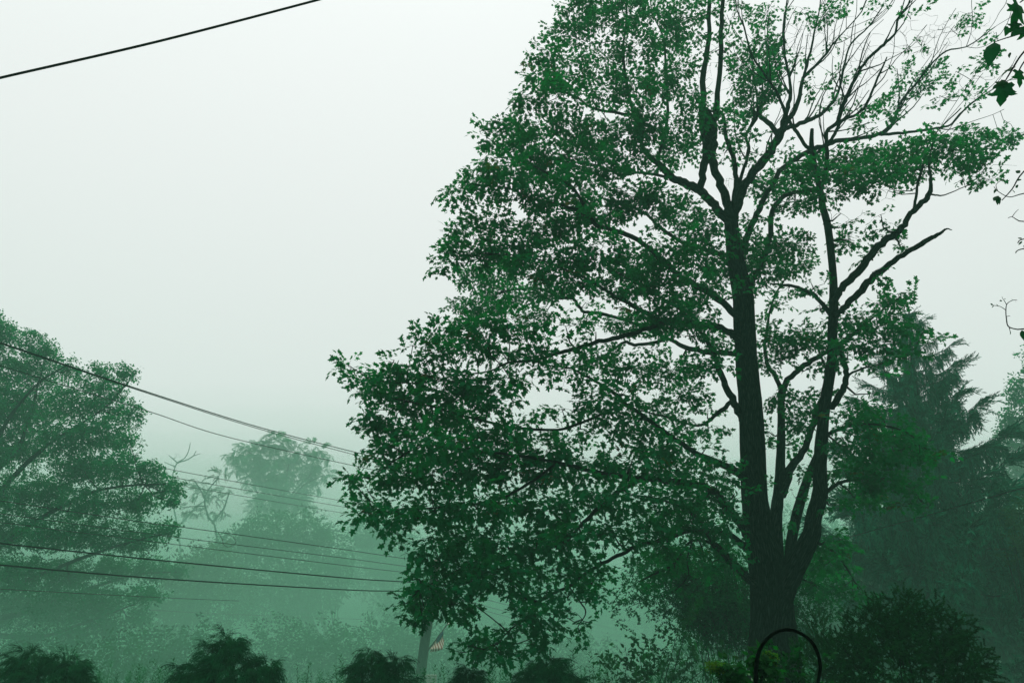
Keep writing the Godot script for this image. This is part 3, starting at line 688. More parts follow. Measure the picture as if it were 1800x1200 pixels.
	# small sprays that hang in front of the limbs
	for b in l:
		for q in b.slice(3):
			if q[3] > 13 or q[3] < 2 or (q[0] > 1290 and q[1] < 480) or rng.randf() < 0.35: continue
			c.append([q[0] + rng.randf_range(-18, 18), q[1] + rng.randf_range(-14, 14), rng.randf_range(14, 30), rng.randf_range(8, 14), rng.randf_range(0.35, 0.75), rng.randf_range(-0.8, -0.2)])
	for q in c:
		if q[0] < 1000 and q[1] > 640 and q.size() < 5: q.append(1.12)
		if q[1] < 230 and q.size() < 6: 
			if q.size() < 5: q.append(1.0)
			if q[4] > 0: q[4] *= lerpf(0.62, 1.0, q[1] / 230.0)
	broadleaf(o, 13.0, trunks, l, c, {"bark": M.bark, "mat": M.leaf, "leaf": "maple", "size": 0.20, "density": 6.8, "flat": 0.7, "color": Color(0.004, 0.185, 0.056), "turned": 0.012, "deep": 0.9})

func far_trees() -> void:
	var green := Color(0.004, 0.16, 0.06)
	# the big tree at the left edge
	var d := 31.0
	var base := at(-70, 1200, d)
	var o := thing("leafy_tree", "large dense leafy tree cut by the left edge, behind the wires", "tree", Vector3(base.x, ground_y(base.x, -d), -d))
	var trunks := [[[-70, 1200, 0, 40], [-65, 1050, 0, 34], [-70, 900, 0, 26], [-60, 760, 0, 18], [-50, 640, 0, 10], [-45, 560, 0, 4]]]
	var l := []
	l.append([[-66, 980, 0, 16], [-10, 880, -0.5, 11], [40, 820, -1, 8], [100, 770, -1.4, 5], [180, 720, -1.6, 3], [225, 670, -1.6, 2]])
	l.append([[-68, 930, 0, 14], [-20, 840, 0.6, 9], [30, 790, 1, 7], [60, 700, 1.2, 4], [80, 620, 1.2, 2]])
	l.append([[-66, 1020, 0, 16], [0, 960, -1, 11], [90, 900, -1.6, 8], [180, 860, -2, 5], [290, 850, -2.2, 2]])
	l.append([[-65, 1060, 0, 16], [20, 1030, -1, 10], [120, 990, -1.5, 7], [200, 960, -1.6, 5], [300, 935, -1.6, 2]])
	l.append([[-65, 1090, 0, 14], [30, 1080, 1, 9], [140, 1040, 1.6, 6], [240, 1010, 1.8, 4], [315, 1005, 1.8, 2]])
	l.append([[-65, 1110, 0, 12], [60, 1120, -0.5, 7], [160, 1090, -0.8, 5], [240, 1060, -0.9, 2]])
	l.append([[-68, 900, 0, 11], [0, 760, -0.6, 7], [60, 680, -0.8, 4], [120, 640, -0.9, 2]])
	var c := []
	c.append_array([[4, 584, 30, 14], [-40, 575, 50, 26], [52, 600, 24, 16], [85, 618, 22, 14], [62, 650, 44, 24], [124, 648, 18, 14], [-20, 640, 50, 34], [172, 662, 24, 20], [222, 658, 20, 16], [190, 700, 40, 22], [130, 702, 40, 26], [234, 728, 20, 16], [60, 720, 46, 26], [0, 720, 50, 36], [182, 758, 44, 20], [112, 770, 44, 20], [228, 774, 14, 8], [40, 790, 44, 14], [-30, 800, 50, 36], [140, 820, 44, 20], [210, 820, 44, 22], [262, 830, 24, 16]])
	var row := [[290, 852, 24, 15], [302, 880, 15, 11], [242, 880, 36, 16], [160, 880, 44, 20], [80, 870, 44, 20], [10, 872, 44, 20], [292, 930, 24, 9], [242, 950, 44, 15], [160, 942, 44, 18], [80, 940, 44, 18], [0, 940, 44, 22], [272, 1000, 36, 14], [312, 1004, 15, 7], [200, 1000, 44, 16], [120, 1010, 44, 20], [40, 1010, 44, 20], [-20, 1000, 40, 24], [250, 1045, 34, 12], [180, 1060, 40, 16], [100, 1070, 44, 16], [20, 1070, 44, 20], [242, 1085, 20, 11], [190, 1102, 26, 16], [120, 1120, 30, 12], [40, 1130, 36, 16]]
	c.append_array(row)
	for k in c: k[3] *= 1.45
	c.append_array([[40, 760, 110, 90, 0.35, 1.5], [120, 900, 150, 90, 0.35, 1.5], [60, 1050, 150, 80, 0.4, 1.5], [180, 780, 60, 70, 0.35, 1.5], [0, 680, 60, 80, 0.35, 1.5], [310, 860, 14, 16], [318, 1000, 12, 12], [150, 1080, 110, 60, 0.4, 1.0]])
	broadleaf(o, d, trunks, l, c, {"bark": M.bark, "mat": M.leaf, "leaf": "simple", "size": 0.34, "density": 9.0, "color": Color(0.006, 0.205, 0.085), "deep": 1.2, "twig": 1.3, "spread": 2.0})
	# the tall feathery tree over the far wood
	d = 62.0
	base = at(490, 1120, d)
	o = thing("feathery_tree", "tall pale feathery tree rising over the round tree, crossed by the upper wires", "tree", Vector3(base.x, ground_y(base.x, -d), -d))
	trunks = [[[490, 1120, 0, 7], [490, 960, 0, 6], [488, 900, 0, 3.5], [484, 850, 0, 2.2], [480, 790, 0, 1.2]]]
	l = []
	l.append([[490, 920, 0, 5], [512, 870, 0.4, 4], [535, 845, 0.8, 3], [560, 820, 1, 2]])
	l.append([[490, 930, 0, 5], [500, 860, -0.6, 3], [510, 800, -0.8, 2]])
	l.append([[489, 915, 0, 5], [470, 860, 0.4, 3], [455, 810, 0.6, 2], [430, 790, 0.6, 1.5]])
	l.append([[489, 935, 0, 5], [458, 880, -0.6, 3], [440, 840, -0.8, 2], [410, 810, -1, 1.5]])
	l.append([[490, 910, 0, 4], [530, 855, -1, 3], [570, 835, -1.2, 1.5]])
	l.append([[489, 900, 0, 4], [496, 840, 1, 2.5], [525, 795, 1.2, 1.5]])
	c = [[488, 776, 40, 9], [440, 790, 30, 9], [410, 800, 14, 6], [540, 790, 26, 10], [566, 808, 20, 9], [470, 808, 50, 12], [530, 818, 40, 11], [572, 830, 14, 7], [404, 815, 10, 6], [420, 800, 14, 7], [500, 838, 40, 10], [480, 862, 24, 10], [450, 842, 20, 8, 0.7], [548, 838, 24, 8, 0.7], [500, 878, 34, 16, 1.2], [466, 885, 26, 14, 1.2], [524, 890, 26, 16, 1.2], [436, 838, 16, 10], [425, 818, 16, 10], [552, 850, 20, 10], [480, 830, 40, 14], [515, 855, 30, 12], [455, 862, 18, 10]]
	for k in c: k[3] *= 1.3
	broadleaf(o, d, trunks, l, c, {"bark": M.bark, "mat": M.leaf, "leaf": "pinnate", "size": 0.7, "density": 3.0, "color": green, "twig": 1.5, "spread": 1.5})
	# a leafless tree and a thin feathery one beside it
	d = 62.0
	base = at(322, 1100, d)
	o = thing("bare_tree", "dead bare forked tree at the right edge of the large left tree", "tree", Vector3(base.x, ground_y(base.x, -d), -d))
	trunks = [[[322, 1100, 0, 4], [316, 960, 0, 3], [301, 870, 0, 2.3], [302, 840, 0, 2], [310, 815, 0, 1.8], [324, 805, 0, 1.6], [331, 792, 0, 1.4], [334, 778, 0.2, 0.8]]]
	l = []
	l.append([[312, 813, 0, 3], [328, 808, -0.4, 2], [342, 800, -0.6, 1.4], [352, 797, -0.6, 0.8]])
	l.append([[312, 814, 0, 2.5], [303, 806, 0.3, 1.5], [296, 800, 0.5, 1]])
	l.append([[308, 820, 0, 2.5], [298, 816, 0.5, 1.5], [288, 812, 0.6, 1]])
	l.append([[340, 801, -0.6, 1.5], [344, 792, -0.8, 1]])
	l.append([[318, 920, 0, 4], [345, 890, 0.5, 3], [365, 878, 0.8, 2], [380, 870, 1, 1]])
	c = [[310, 800, 12, 8, -0.3], [335, 805, 12, 8, -0.3], [350, 885, 20, 10, -0.3]]
	broadleaf(o, d, trunks, l, c, {"bark": M.bark, "mat": M.leaf, "leaf": "pinnate", "size": 0.7, "density": 1.0, "color": green, "twig": 2.0})
	d = 50.0
	base = at(384, 1100, d)
	o = thing("feathery_tree", "thin airy tree with a bent stem between the bare tree and the tall feathery tree", "tree", Vector3(base.x, ground_y(base.x, -d), -d))
	trunks = [[[386, 1100, 0, 4], [380, 940, 0, 3.4], [366, 908, 0, 2.8], [359, 882, 0, 2.4], [365, 862, 0, 2], [383, 840, 0, 2]]]
	l = [[[372, 920, 0, 4], [392, 895, 0.4, 3], [402, 865, 0.6, 2]], [[362, 890, 0, 3], [340, 890, -0.5, 2], [318, 892, -0.8, 1.5]], [[361, 876, 0, 2.5], [350, 858, 0.3, 2], [342, 845, 0.5, 1.5]]]
	c = [[386, 834, 11, 12, 0.7], [352, 848, 16, 8, 0.7], [340, 868, 14, 8, 0.6], [372, 870, 24, 12, 0.6], [402, 868, 9, 10, 0.7], [345, 898, 22, 8, 0.6], [384, 896, 18, 8, 0.5], [318, 896, 14, 8, 0.5]]
	broadleaf(o, d, trunks, l, c, {"bark": M.bark, "mat": M.leaf, "leaf": "pinnate", "size": 0.45, "density": 2.5, "color": Color(0.02, 0.09, 0.034), "twig": 1.6})
	# round crowns of the far wood
	var grow := {"mat": M.leaf, "leaf": "simple", "size": 0.55, "density": 8.0, "color": green, "ragged": 0.45, "stem": 0.07, "stems": 120, "loose": 1.0}
	var woods := [
		["broad round dark tree in the fog under the tall feathery tree", 46.0, [[470, 945, 64, 42], [540, 935, 42, 36], [575, 965, 34, 46], [420, 965, 46, 34], [500, 1030, 110, 66], [596, 1010, 22, 40]]],
		["pale rounded tree in the fog at the left tip of the big maple", 54.0, [[645, 935, 34, 26], [690, 975, 60, 44], [640, 990, 46, 50], [720, 1040, 70, 60]]],
		["yellowish bushy tree in the fog beside the large left tree", 42.0, [[365, 985, 44, 30], [330, 1030, 54, 50], [392, 1050, 50, 56], [300, 1080, 60, 40]]],
		["hazy wide tree far behind the utility pole", 64.0, [[800, 1010, 70, 50], [880, 1030, 70, 50], [840, 1070, 110, 50]]],
		["faintest distant tree seen under the maple boughs left of its trunk", 72.0, [[980, 1030, 80, 44], [1080, 1045, 80, 44], [1030, 1080, 120, 44]]],
		["distant hazy tree behind the arching shrub at the maple trunk", 60.0, [[1190, 1010, 70, 60], [1270, 1000, 60, 70], [1230, 1080, 110, 60]]],
		["distant hazy tree just right of the maple trunk", 55.0, [[1420, 960, 70, 70], [1470, 1010, 80, 70], [1410, 1060, 90, 60]]],
	]
	for w in woods:
		var dd: float = w[1]
		var x := at(w[2][-1][0], 1100, dd).x
		o = thing("round_tree", w[0], "tree", Vector3(x, ground_y(x, -dd), -dd))
		grow.color = Color(0.05, 0.13, 0.03) if "yellowish" in w[0] else green
		bush(o, dd, w[2], grow)
		var b := Bag.new()
		var top := at(w[2][0][0], w[2][0][1], dd)
		tube(b, PackedVector3Array([o.position + Vector3(0, -0.2, 0), o.position.lerp(top, 0.5), top]), PackedFloat32Array([0.3, 0.2, 0.05]), 8, o.position)
		part("trunk", b.done(), M.bark, o)
	# the hedge of low growth along the road
	var hedge := {"mat": M.leaf, "leaf": "simple", "size": 0.45, "density": 5.0, "color": Color(0.008, 0.13, 0.045), "ragged": 0.7, "stem": 0.03, "stems": 120, "loose": 1.0}
	var mounds := [
		["misty thicket at the foot of the large left tree", 27.0, [[60, 1180, 90, 50], [180, 1170, 80, 50]]],
		["misty thicket between the two leftmost dark shrubs", 30.0, [[270, 1160, 70, 40], [330, 1140, 70, 40]]],
		["misty thicket right of the tallest cone-shaped shrub", 33.0, [[500, 1140, 80, 50], [590, 1150, 70, 50]]],
		["misty thicket at the foot of the utility pole", 36.0, [[680, 1130, 60, 50], [770, 1150, 90, 50]]],
		["dense leafy thicket behind the arching canes at the maple trunk", 27.0, [[1200, 1165, 60, 40], [1275, 1150, 60, 60], [1290, 1100, 40, 60]]],
		["misty thicket under the lowest maple bough", 38.0, [[900, 1150, 90, 45], [1010, 1160, 80, 45]]],
	]
	for w in mounds:
		var dd: float = w[1]
		var x := at(w[2][0][0], 1150, dd).x
		o = thing("thicket", w[0], "shrub", Vector3(x, ground_y(x, -dd), -dd))
		bush(o, dd, w[2], hedge)
	# trees at the right edge
	d = 44.0
	base = at(1810, 1150, d)
	o = thing("tall_tree", "pale tall tree in the fog cut by the right edge, beyond the spruce", "tree", Vector3(base.x, ground_y(base.x, -d), -d))
	grow.color = green
	grow.size = 0.6
	bush(o, d, [[1825, 640, 26, 40], [1800, 690, 30, 30], [1830, 740, 60, 60], [1790, 760, 34, 30], [1800, 820, 50, 50], [1840, 900, 90, 100], [1820, 1050, 90, 100]], grow)
	var tb := Bag.new()
	tube(tb, PackedVector3Array([o.position + Vector3(0, -0.2, 0), at(1825, 640, d)]), PackedFloat32Array([0.35, 0.06]), 8, o.position)
	part("trunk", tb.done(), M.bark, o)
	d = 22.0
	base = at(1815, 1200, d)
	o = thing("bushy_tree", "yellowish bushy tree at the right edge beside the spruce", "tree", Vector3(base.x, ground_y(base.x, -d), -d))
	bush(o, d, [[1815, 890, 40, 40], [1800, 935, 40, 34], [1830, 980, 50, 50]], {"mat": M.leaf, "leaf": "simple", "size": 0.3, "density": 4.0, "color": Color(0.03, 0.1, 0.03), "ragged": 0.6, "stem": 0.05, "stems": 14, "loose": 1.0})

func spruce(o: Node3D, d: float, axis: Array, low: float, spread: float, look: Dictionary) -> void:
	var p := []
	for q in axis: p.append([at(q[0], q[1], d), maxf(q[2] * reach(q[1], d) / FOCAL * 0.5, 0.02)])
	var g := ground_y(p[0][0].x, -d)
	p.push_front([Vector3(p[0][0].x, g - 0.2, -d), p[0][1] * 1.25])
	var sm := smooth_path(p, 5)
	var pts: PackedVector3Array = sm[0]
	var b := Bag.new()
	tube(b, pts, sm[1], 10, o.position)
	part("trunk", b.done(), M.bark, o)
	var boughs := Bag.new()
	var hang := []
	var top: Vector3 = pts[-1]
	var y := top.y - 0.15
	var turn := 0.0
	while y > g + low:
		var t := (top.y - y) / (top.y - g)
		var k := 0
		while k < pts.size() - 2 and pts[k + 1].y < y: k += 1
		var f := clampf((y - pts[k].y) / maxf(pts[k + 1].y - pts[k].y, 0.01), 0, 1)
		var from := pts[k].lerp(pts[k + 1], f)
		for arm in 5:
			turn += TAU / 5.0 + rng.randf_range(-0.3, 0.3)
			var long: float = minf(0.2 + 1.22 * spread * pow(t, 0.85), spread * 1.1) * rng.randf_range(0.55, 1.2)
			var away := Vector3(cos(turn), 0, sin(turn))
			var across := Vector3(-away.z, 0, away.x)
			var bend := rng.randf_range(-0.25, 0.25)
			var line := PackedVector3Array()
			var wide := PackedFloat32Array()
			var n := 8
			for s in n + 1:
				var u := float(s) / n
				line.append(from + away * long * u + across * bend * long * u * u + Vector3.UP * long * (-0.34 * sin(u * 2.5) * lerpf(0.3, 1.0, t) + 0.22 * u * u * u + 0.12 * (1.0 - t) * u))
				wide.append(lerpf(0.014 + 0.01 * long, 0.006, u))
			tube(boughs, line, wide, 5, o.position, 0.0, false)
			var count := int(long * look.get("thick", 70.0)) + 4
			for s in count:
				var u := lerpf(0.06, 1.0, pow(rng.randf(), 0.8))
				var q := u * n
				var at_ := line[mini(int(q), n - 1)].lerp(line[mini(int(q), n - 1) + 1], q - minf(int(q), n - 1))
				var shift := rng.randf_range(-1, 1) * 0.22 * long * (1.05 - u)
				at_ += across * shift + Vector3.DOWN * absf(shift) * 0.25
				var dir := Vector3.DOWN + away * rng.randf_range(-0.1, 0.5) + across * rng.randf_range(-0.3, 0.3)
				if u > 0.9 or rng.randf() < 0.18: dir = away * 1.0 + Vector3.UP * rng.randf_range(-0.4, 0.5) + across * rng.randf_range(-0.8, 0.8)
				hang.append([Transform3D(aim(dir, away).scaled(Vector3(1, 1, 1) * rng.randf_range(0.4, 1.1) * clampf(long * 0.42, 0.42, 1.0)), at_), tone(look.color, 0.6)])
		y -= rng.randf_range(0.4, 0.66) * lerpf(0.8, 1.5, t)
	part("boughs", boughs.done(), M.bark, o, "stuff")
	scatter("needles", o, "needle", hang, M.needle)

func spruces() -> void:
	var d := 25.0
	var base := at(1658, 1150, d)
	var o := thing("spruce_tree", "tall drooping spruce with a pointed top right of the maple stems", "tree", Vector3(base.x, ground_y(base.x, -d), -d))
	spruce(o, d, [[1664, 1150, 26], [1655, 1040, 24], [1642, 900, 19], [1620, 760, 13], [1606, 650, 8], [1598, 545, 2]], 0.8, 4.2, {"color": Color(0.006, 0.13, 0.06), "thick": 78.0})
	d = 28.0
	base = at(1880, 1150, d)
	o = thing("spruce_tree", "shorter spruce whose dark boughs enter from the lower right edge", "tree", Vector3(base.x, ground_y(base.x, -d), -d))
	spruce(o, d, [[1880, 1150, 24], [1872, 980, 16], [1866, 815, 3]], 0.3, 3.3, {"color": Color(0.006, 0.12, 0.055), "thick": 50.0})
	d = 33.0
	base = at(1530, 1150, d)
	o = thing("spruce_tree", "dark low spruce hidden between the maple and the tall spruce", "tree", Vector3(base.x, ground_y(base.x, -d), -d))
	spruce(o, d, [[1530, 1150, 20], [1520, 980, 12], [1512, 850, 3]], 0.3, 4.0, {"color": Color(0.006, 0.08, 0.038), "thick": 36.0})

func shrub(label: String, d: float, x: float, blobs: Array, look: Dictionary, group := "", called := "shrub") -> Node3D:
	var p := at(x, 1200, d)
	var o := thing(called, label, "shrub", Vector3(p.x, ground_y(p.x, -d), -d), group)
	bush(o, d, blobs, look)
	return o

func shrubs() -> void:
	var mop := {"mat": M.needle, "leaf": "thread", "size": 0.13, "density": 11.0, "color": Color(0.005, 0.07, 0.022), "droop": 0.8, "ragged": 0.25, "stem": 0.015, "stems": 200, "vary": 0.45, "part": "foliage", "grain": 60.0}
	var g := "drooping thread-leaf shrubs along the bottom"
	shrub("round drooping dark shrub in the bottom left corner", 8.5, 70, [[48, 1164, 38, 26], [112, 1178, 44, 24], [15, 1195, 34, 26], [80, 1215, 82, 42]], mop, g, "mop_shrub")
	shrub("tallest cone-shaped drooping shrub at the bottom edge", 8.0, 395, [[398, 1128, 28, 18], [392, 1150, 44, 22], [340, 1184, 38, 24], [462, 1178, 36, 20], [400, 1205, 92, 44]], mop, g, "mop_shrub")
	shrub("dark drooping shrub just left of the utility pole", 9.0, 665, [[652, 1152, 18, 12], [690, 1166, 34, 12], [650, 1184, 46, 24], [668, 1212, 66, 36]], mop, g, "mop_shrub")
	shrub("smallest thin drooping shrub under the lowest maple bough", 9.5, 825, [[826, 1184, 24, 10], [822, 1205, 36, 20]], mop, g, "mop_shrub")
	shrub("low flat-topped drooping shrub right of the lowest maple bough", 9.0, 968, [[970, 1170, 38, 12], [960, 1194, 52, 20], [1004, 1200, 36, 14], [970, 1220, 70, 30]], mop, g, "mop_shrub")
	var yew := {"mat": M.needle, "leaf": "yew", "size": 0.075, "density": 8.0, "color": Color(0.004, 0.052, 0.012), "ragged": 0.5, "rise": 0.15, "loose": 1.1, "stem": 0.02, "stems": 260, "vary": 0.5, "shell": 0.25, "grain": 70.0}
	shrub("large dark evergreen mound in the lower right corner", 6.3, 1590, [[1585, 1078, 62, 34], [1530, 1118, 54, 44], [1625, 1115, 80, 50], [1690, 1155, 50, 42], [1570, 1180, 150, 70], [1490, 1160, 44, 50], [1728, 1190, 26, 24]], yew, "", "evergreen_shrub")
	shrub("narrow dark spire-shaped evergreen between the trunk and the large mound", 7.2, 1440, [[1440, 1088, 9, 15], [1438, 1110, 18, 22], [1444, 1145, 30, 34], [1412, 1150, 22, 24]], {"mat": M.needle, "leaf": "yew", "size": 0.08, "density": 5.0, "color": Color(0.010, 0.066, 0.02), "ragged": 0.6, "rise": 0.9, "loose": 0.4, "stem": 0.015, "stems": 200, "vary": 0.5, "grain": 60.0}, "", "evergreen_shrub")
	shrub("small dark leafy bush framed by the garden hook", 4.6, 1392, [[1392, 1172, 38, 26], [1372, 1190, 26, 24], [1420, 1195, 30, 24]], {"mat": M.leaf, "leaf": "small", "size": 0.12, "density": 6.0, "color": Color(0.010, 0.07, 0.022), "ragged": 0.6, "rise": 0.6, "stem": 0.006, "stems": 60, "vary": 0.5}, "", "leafy_bush")
	shrub("leafy bush spreading low left of the maple trunk", 13.5, 1150, [[1108, 1168, 32, 24], [1150, 1140, 34, 22], [1186, 1112, 26, 14], [1140, 1190, 60, 26], [1212, 1086, 26, 9], [1080, 1190, 24, 18], [1085, 1165, 9, 10], [1118, 1148, 9, 9], [1220, 1170, 60, 26]], {"mat": M.leaf, "leaf": "small", "size": 0.26, "density": 4.0, "color": Color(0.02, 0.13, 0.045), "ragged": 0.7, "rise": 0.3, "stem": 0.015, "stems": 60, "vary": 0.4}, "", "leafy_bush")
	shrub("bright green leaf tuft in the bottom right corner", 4.8, 1790, [[1792, 1190, 18, 10], [1800, 1205, 24, 14]], {"mat": M.leaf, "leaf": "small", "size": 0.2, "density": 1.6, "color": Color(0.02, 0.16, 0.04), "rise": 0.8, "stem": 0.008, "stems": 6}, "", "leafy_bush")
	# arching canes behind the trunk
	var d := 16.5
	var p := at(1290, 1220, d)
	var o := thing("arching_shrub", "airy shrub of thin arching canes behind the maple trunk", "shrub", Vector3(p.x, ground_y(p.x, -d), -d))
	var canes := Bag.new()
	var leaves := []
	for k in 46:
		var a := rng.randf_range(0.0, TAU)
		var foot := o.position + Vector3(rng.randf_range(-0.7, 0.9), 0, rng.randf_range(-0.6, 0.6))
		var long := rng.randf_range(1.2, 2.5)
		var high := rng.randf_range(1.8, 3.1)
		var away := Vector3(cos(a), 0, sin(a) * 0.6)
		var line := PackedVector3Array()
		var wide := PackedFloat32Array()
		for s in 11:
			var u := s / 10.0
			line.append(foot + away * long * u * (0.4 + 0.6 * u) + Vector3.UP * high * sin(u * 2.35) + rnd_dir() * 0.02)
			wide.append(lerpf(0.009, 0.003, u))
			if u > 0.2:
				for j in 14:
					leaves.append([Transform3D(aim(rnd_dir() + away * 0.4, Vector3.UP).scaled(Vector3.ONE * rng.randf_range(0.14, 0.26)), line[s] + rnd_dir() * 0.22), tone(Color(0.008, 0.14, 0.05), 0.45)])
		tube(canes, line, wide, 4, o.position, 0.0, false)
		for j in 6:
			var s := rng.randi_range(3, 9)
			tube(canes, PackedVector3Array([line[s], line[s] + rnd_dir() * 0.25 + away * 0.15, line[s] + rnd_dir() * 0.2 + away * 0.5 + Vector3.DOWN * 0.1]), PackedFloat32Array([0.005, 0.004, 0.002]), 4, o.position, 0.0, false)
	part("canes", canes.done(), M.bark, o, "stuff")
	scatter("foliage", o, "small", leaves, M.leaf)
	# weeds
	var list := []
	for k in 2900:
		var dd := rng.randf_range(17.0, 32.0)
		var x := rng.randf_range(-0.78, 0.5) * dd
		var q := Vector3(x, ground_y(x, -dd), -dd)
		var clump := rough.get_noise_2d(x * 40.0, dd * 40.0)
		if clump < -0.2: continue
		list.append([Transform3D(aim(Vector3(rng.randf_range(-0.25, 0.25), 1, rng.randf_range(-0.25, 0.25)), rnd_dir()).scaled(Vector3.ONE * rng.randf_range(0.45, 0.85) * (1.0 + 0.8 * clump)), q), tone(Color(0.008, 0.15, 0.05), 0.35)])
	var w := thing("tall_weeds", "tall weeds and grass across the garden behind the dark shrubs", "weeds", Vector3(0, 0, -18))
	w.set_meta("kind", "stuff")
	scatter("stalks", w, "weed", list, M.leaf)

func flowers() -> void:
	var spots := [[[1305, 1240], [1292, 1192], [1268, 1172], [1246, 1170], 3.4, "yellow-green goldenrod plume leaning left, low beside the maple trunk"], [[1345, 1240], [1344, 1180], [1347, 1152], [1362, 1158], 3.0, "yellow-green goldenrod tip seen through the garden hook"]]
	for s in spots:
		var d: float = s[4]
		var p := [[at(s[0][0], s[0][1], d), 0.004], [at(s[1][0], s[1][1], d), 0.0035], [at(s[2][0], s[2][1], d), 0.003], [at(s[3][0], s[3][1], d), 0.0015]]
		var foot := Vector3(p[0][0].x, ground_y(p[0][0].x, -d), -d)
		p.push_front([foot, 0.005])
		var o := thing("goldenrod", s[5], "flower", foot)
		var sm := smooth_path(p, 6)
		var b := Bag.new()
		tube(b, sm[0], sm[1], 6, foot)
		part("stem", b.done(), M.stalk, o)
		var pts: PackedVector3Array = sm[0]
		var bloom := []
		var green := []
		for k in pts.size():
			if k >= pts.size() - 8:
				for j in 11:
					bloom.append([Transform3D(aim(rnd_dir() + Vector3(-0.4, -0.3, 0), Vector3.UP).scaled(Vector3.ONE * rng.randf_range(0.014, 0.028)), pts[k] + rnd_dir() * 0.016), tone(Color(0.10, 0.22, 0.02), 0.35)])
			elif k > 8:
				for j in 3:
					green.append([Transform3D(aim(rnd_dir(), Vector3.UP).scaled(Vector3.ONE * rng.randf_range(0.08, 0.12)), pts[k]), tone(Color(0.012, 0.09, 0.02), 0.3)])
		scatter("bloom", o, "simple", bloom, M.leaf)
		scatter("leaves", o, "simple", green, M.leaf)
	for s in [[1288, 1192, 3.6, "pale white flower head, leftmost at the foot of the trunk"], [1309, 1186, 3.7, "pale white flower head between the goldenrod and the hook"], [1336, 1199, 3.3, "pale white flower head at the base of the hook"]]:
		var d: float = s[2]
		var top := at(s[0], s[1], d)
		var foot := Vector3(top.x + 0.02, ground_y(top.x, -d), -d)
		var o := thing("white_flower", s[3], "flower", foot)
		var b := Bag.new()
		tube(b, PackedVector3Array([foot, foot.lerp(top, 0.6) + Vector3(0.01, 0, 0), top]), PackedFloat32Array([0.004, 0.003, 0.002]), 6, foot)
		part("stem", b.done(), M.stalk, o)
		var heads := Bag.new()
		for k in 60:
			var a := rng.randf() * TAU
			var r := sqrt(rng.randf()) * 0.03
			var q := top + Vector3(cos(a) * r, 0.012 - r * r * 9.0 + rng.randf() * 0.006, sin(a) * r)
			for j in 3: strip(heads, q - foot, rnd_dir(), 0.009, 0.005, Color(0.42, 0.52, 0.40))
		part("flower_head", heads.done(), M.leaf, o)

func pole_and_flag() -> void:
	var d := 25.0
	var p := []
	for q in [[733, 1240], [738, 1200], [745, 1140], [757, 1060], [767, 985]]: p.append([at(q[0], q[1], d), 0.155])
	var foot := Vector3(p[0][0].x - 0.03, ground_y(p[0][0].x, -d), -d)
	p.push_front([foot + Vector3(0, -0.2, 0), 0.17])
	p[-1][1] = 0.13
	var o := thing("utility_pole", "weathered grey leaning wooden pole with a flag, top hidden in maple leaves", "utility pole", foot)
	var sm := smooth_path(p, 5)
	var b := Bag.new()
	tube(b, sm[0], sm[1], 16, foot, 0.05)
	part("pole", b.done(), M.wood, o)
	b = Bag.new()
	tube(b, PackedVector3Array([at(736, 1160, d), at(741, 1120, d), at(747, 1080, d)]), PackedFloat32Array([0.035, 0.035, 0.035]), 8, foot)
	part("dark_tube", b.done(), M.wire, o)  # thin dark tube running along the left side of the pole
	var box := BoxMesh.new()
	box.size = Vector3(0.34, 0.42, 0.22)
	var bx := part("meter_box", box, M.box, o)
	bx.position = at(757, 1199, d - 0.15) - foot
	# flag on a slanting staff
	var low := at(752, 1143, d - 0.18)
	var tip := at(787, 1096, d - 0.5)
	var f := thing("flag", "small striped flag drooping from a slanting white staff on the pole", "flag", low)
	b = Bag.new()
	tube(b, PackedVector3Array([low, low.lerp(tip, 0.5), tip]), PackedFloat32Array([0.02, 0.018, 0.016]), 8, low)
	part("staff", b.done(), M.pale, f)
	var ball := SphereMesh.new()
	ball.radius = 0.04
	ball.height = 0.08
	ball.radial_segments = 12
	ball.rings = 6
	part("finial", ball, M.pale, f).position = tip - low
	b = Bag.new()
	var free := [at(780, 1126, d - 0.45), at(777, 1141, d - 0.42), at(766, 1145, d - 0.35), at(757, 1146, d - 0.25)]
	var cols := 52
	var rows := 14
	for k in cols:
		for s in 2:
			var t := float(k + s) / cols
			var top := low.lerp(tip, lerpf(0.76, 0.12, t))
			var q := t * 3.0
			var j := mini(int(q), 2)
			var end: Vector3 = (free[j] as Vector3).lerp(free[j + 1], q - j)
			for r in rows + 1:
				var v := float(r) / rows
				var band := int(t * 13.0 * 0.999 - s * 0.001)
				var c := Color(0.26, 0.075, 0.06) if band % 2 == 0 else Color(0.62, 0.60, 0.48)
				if t < 0.54 and v < 0.4: c = Color(0.03, 0.05, 0.09)
				b.v.append(top.lerp(end, v) + Vector3(0.02, 0, 0.07) * sin(v * 7.0 + t * 5.0) * (0.3 + v) - low)
				b.c.append(c)
		var q0 := k * 2 * (rows + 1)
		for r in rows:
			b.i.append_array([q0 + r, q0 + r + 1, q0 + r + rows + 1, q0 + r + 1, q0 + r + rows + 2, q0 + r + rows + 1])
	part("flag_cloth", b.done(), M.needle, f)

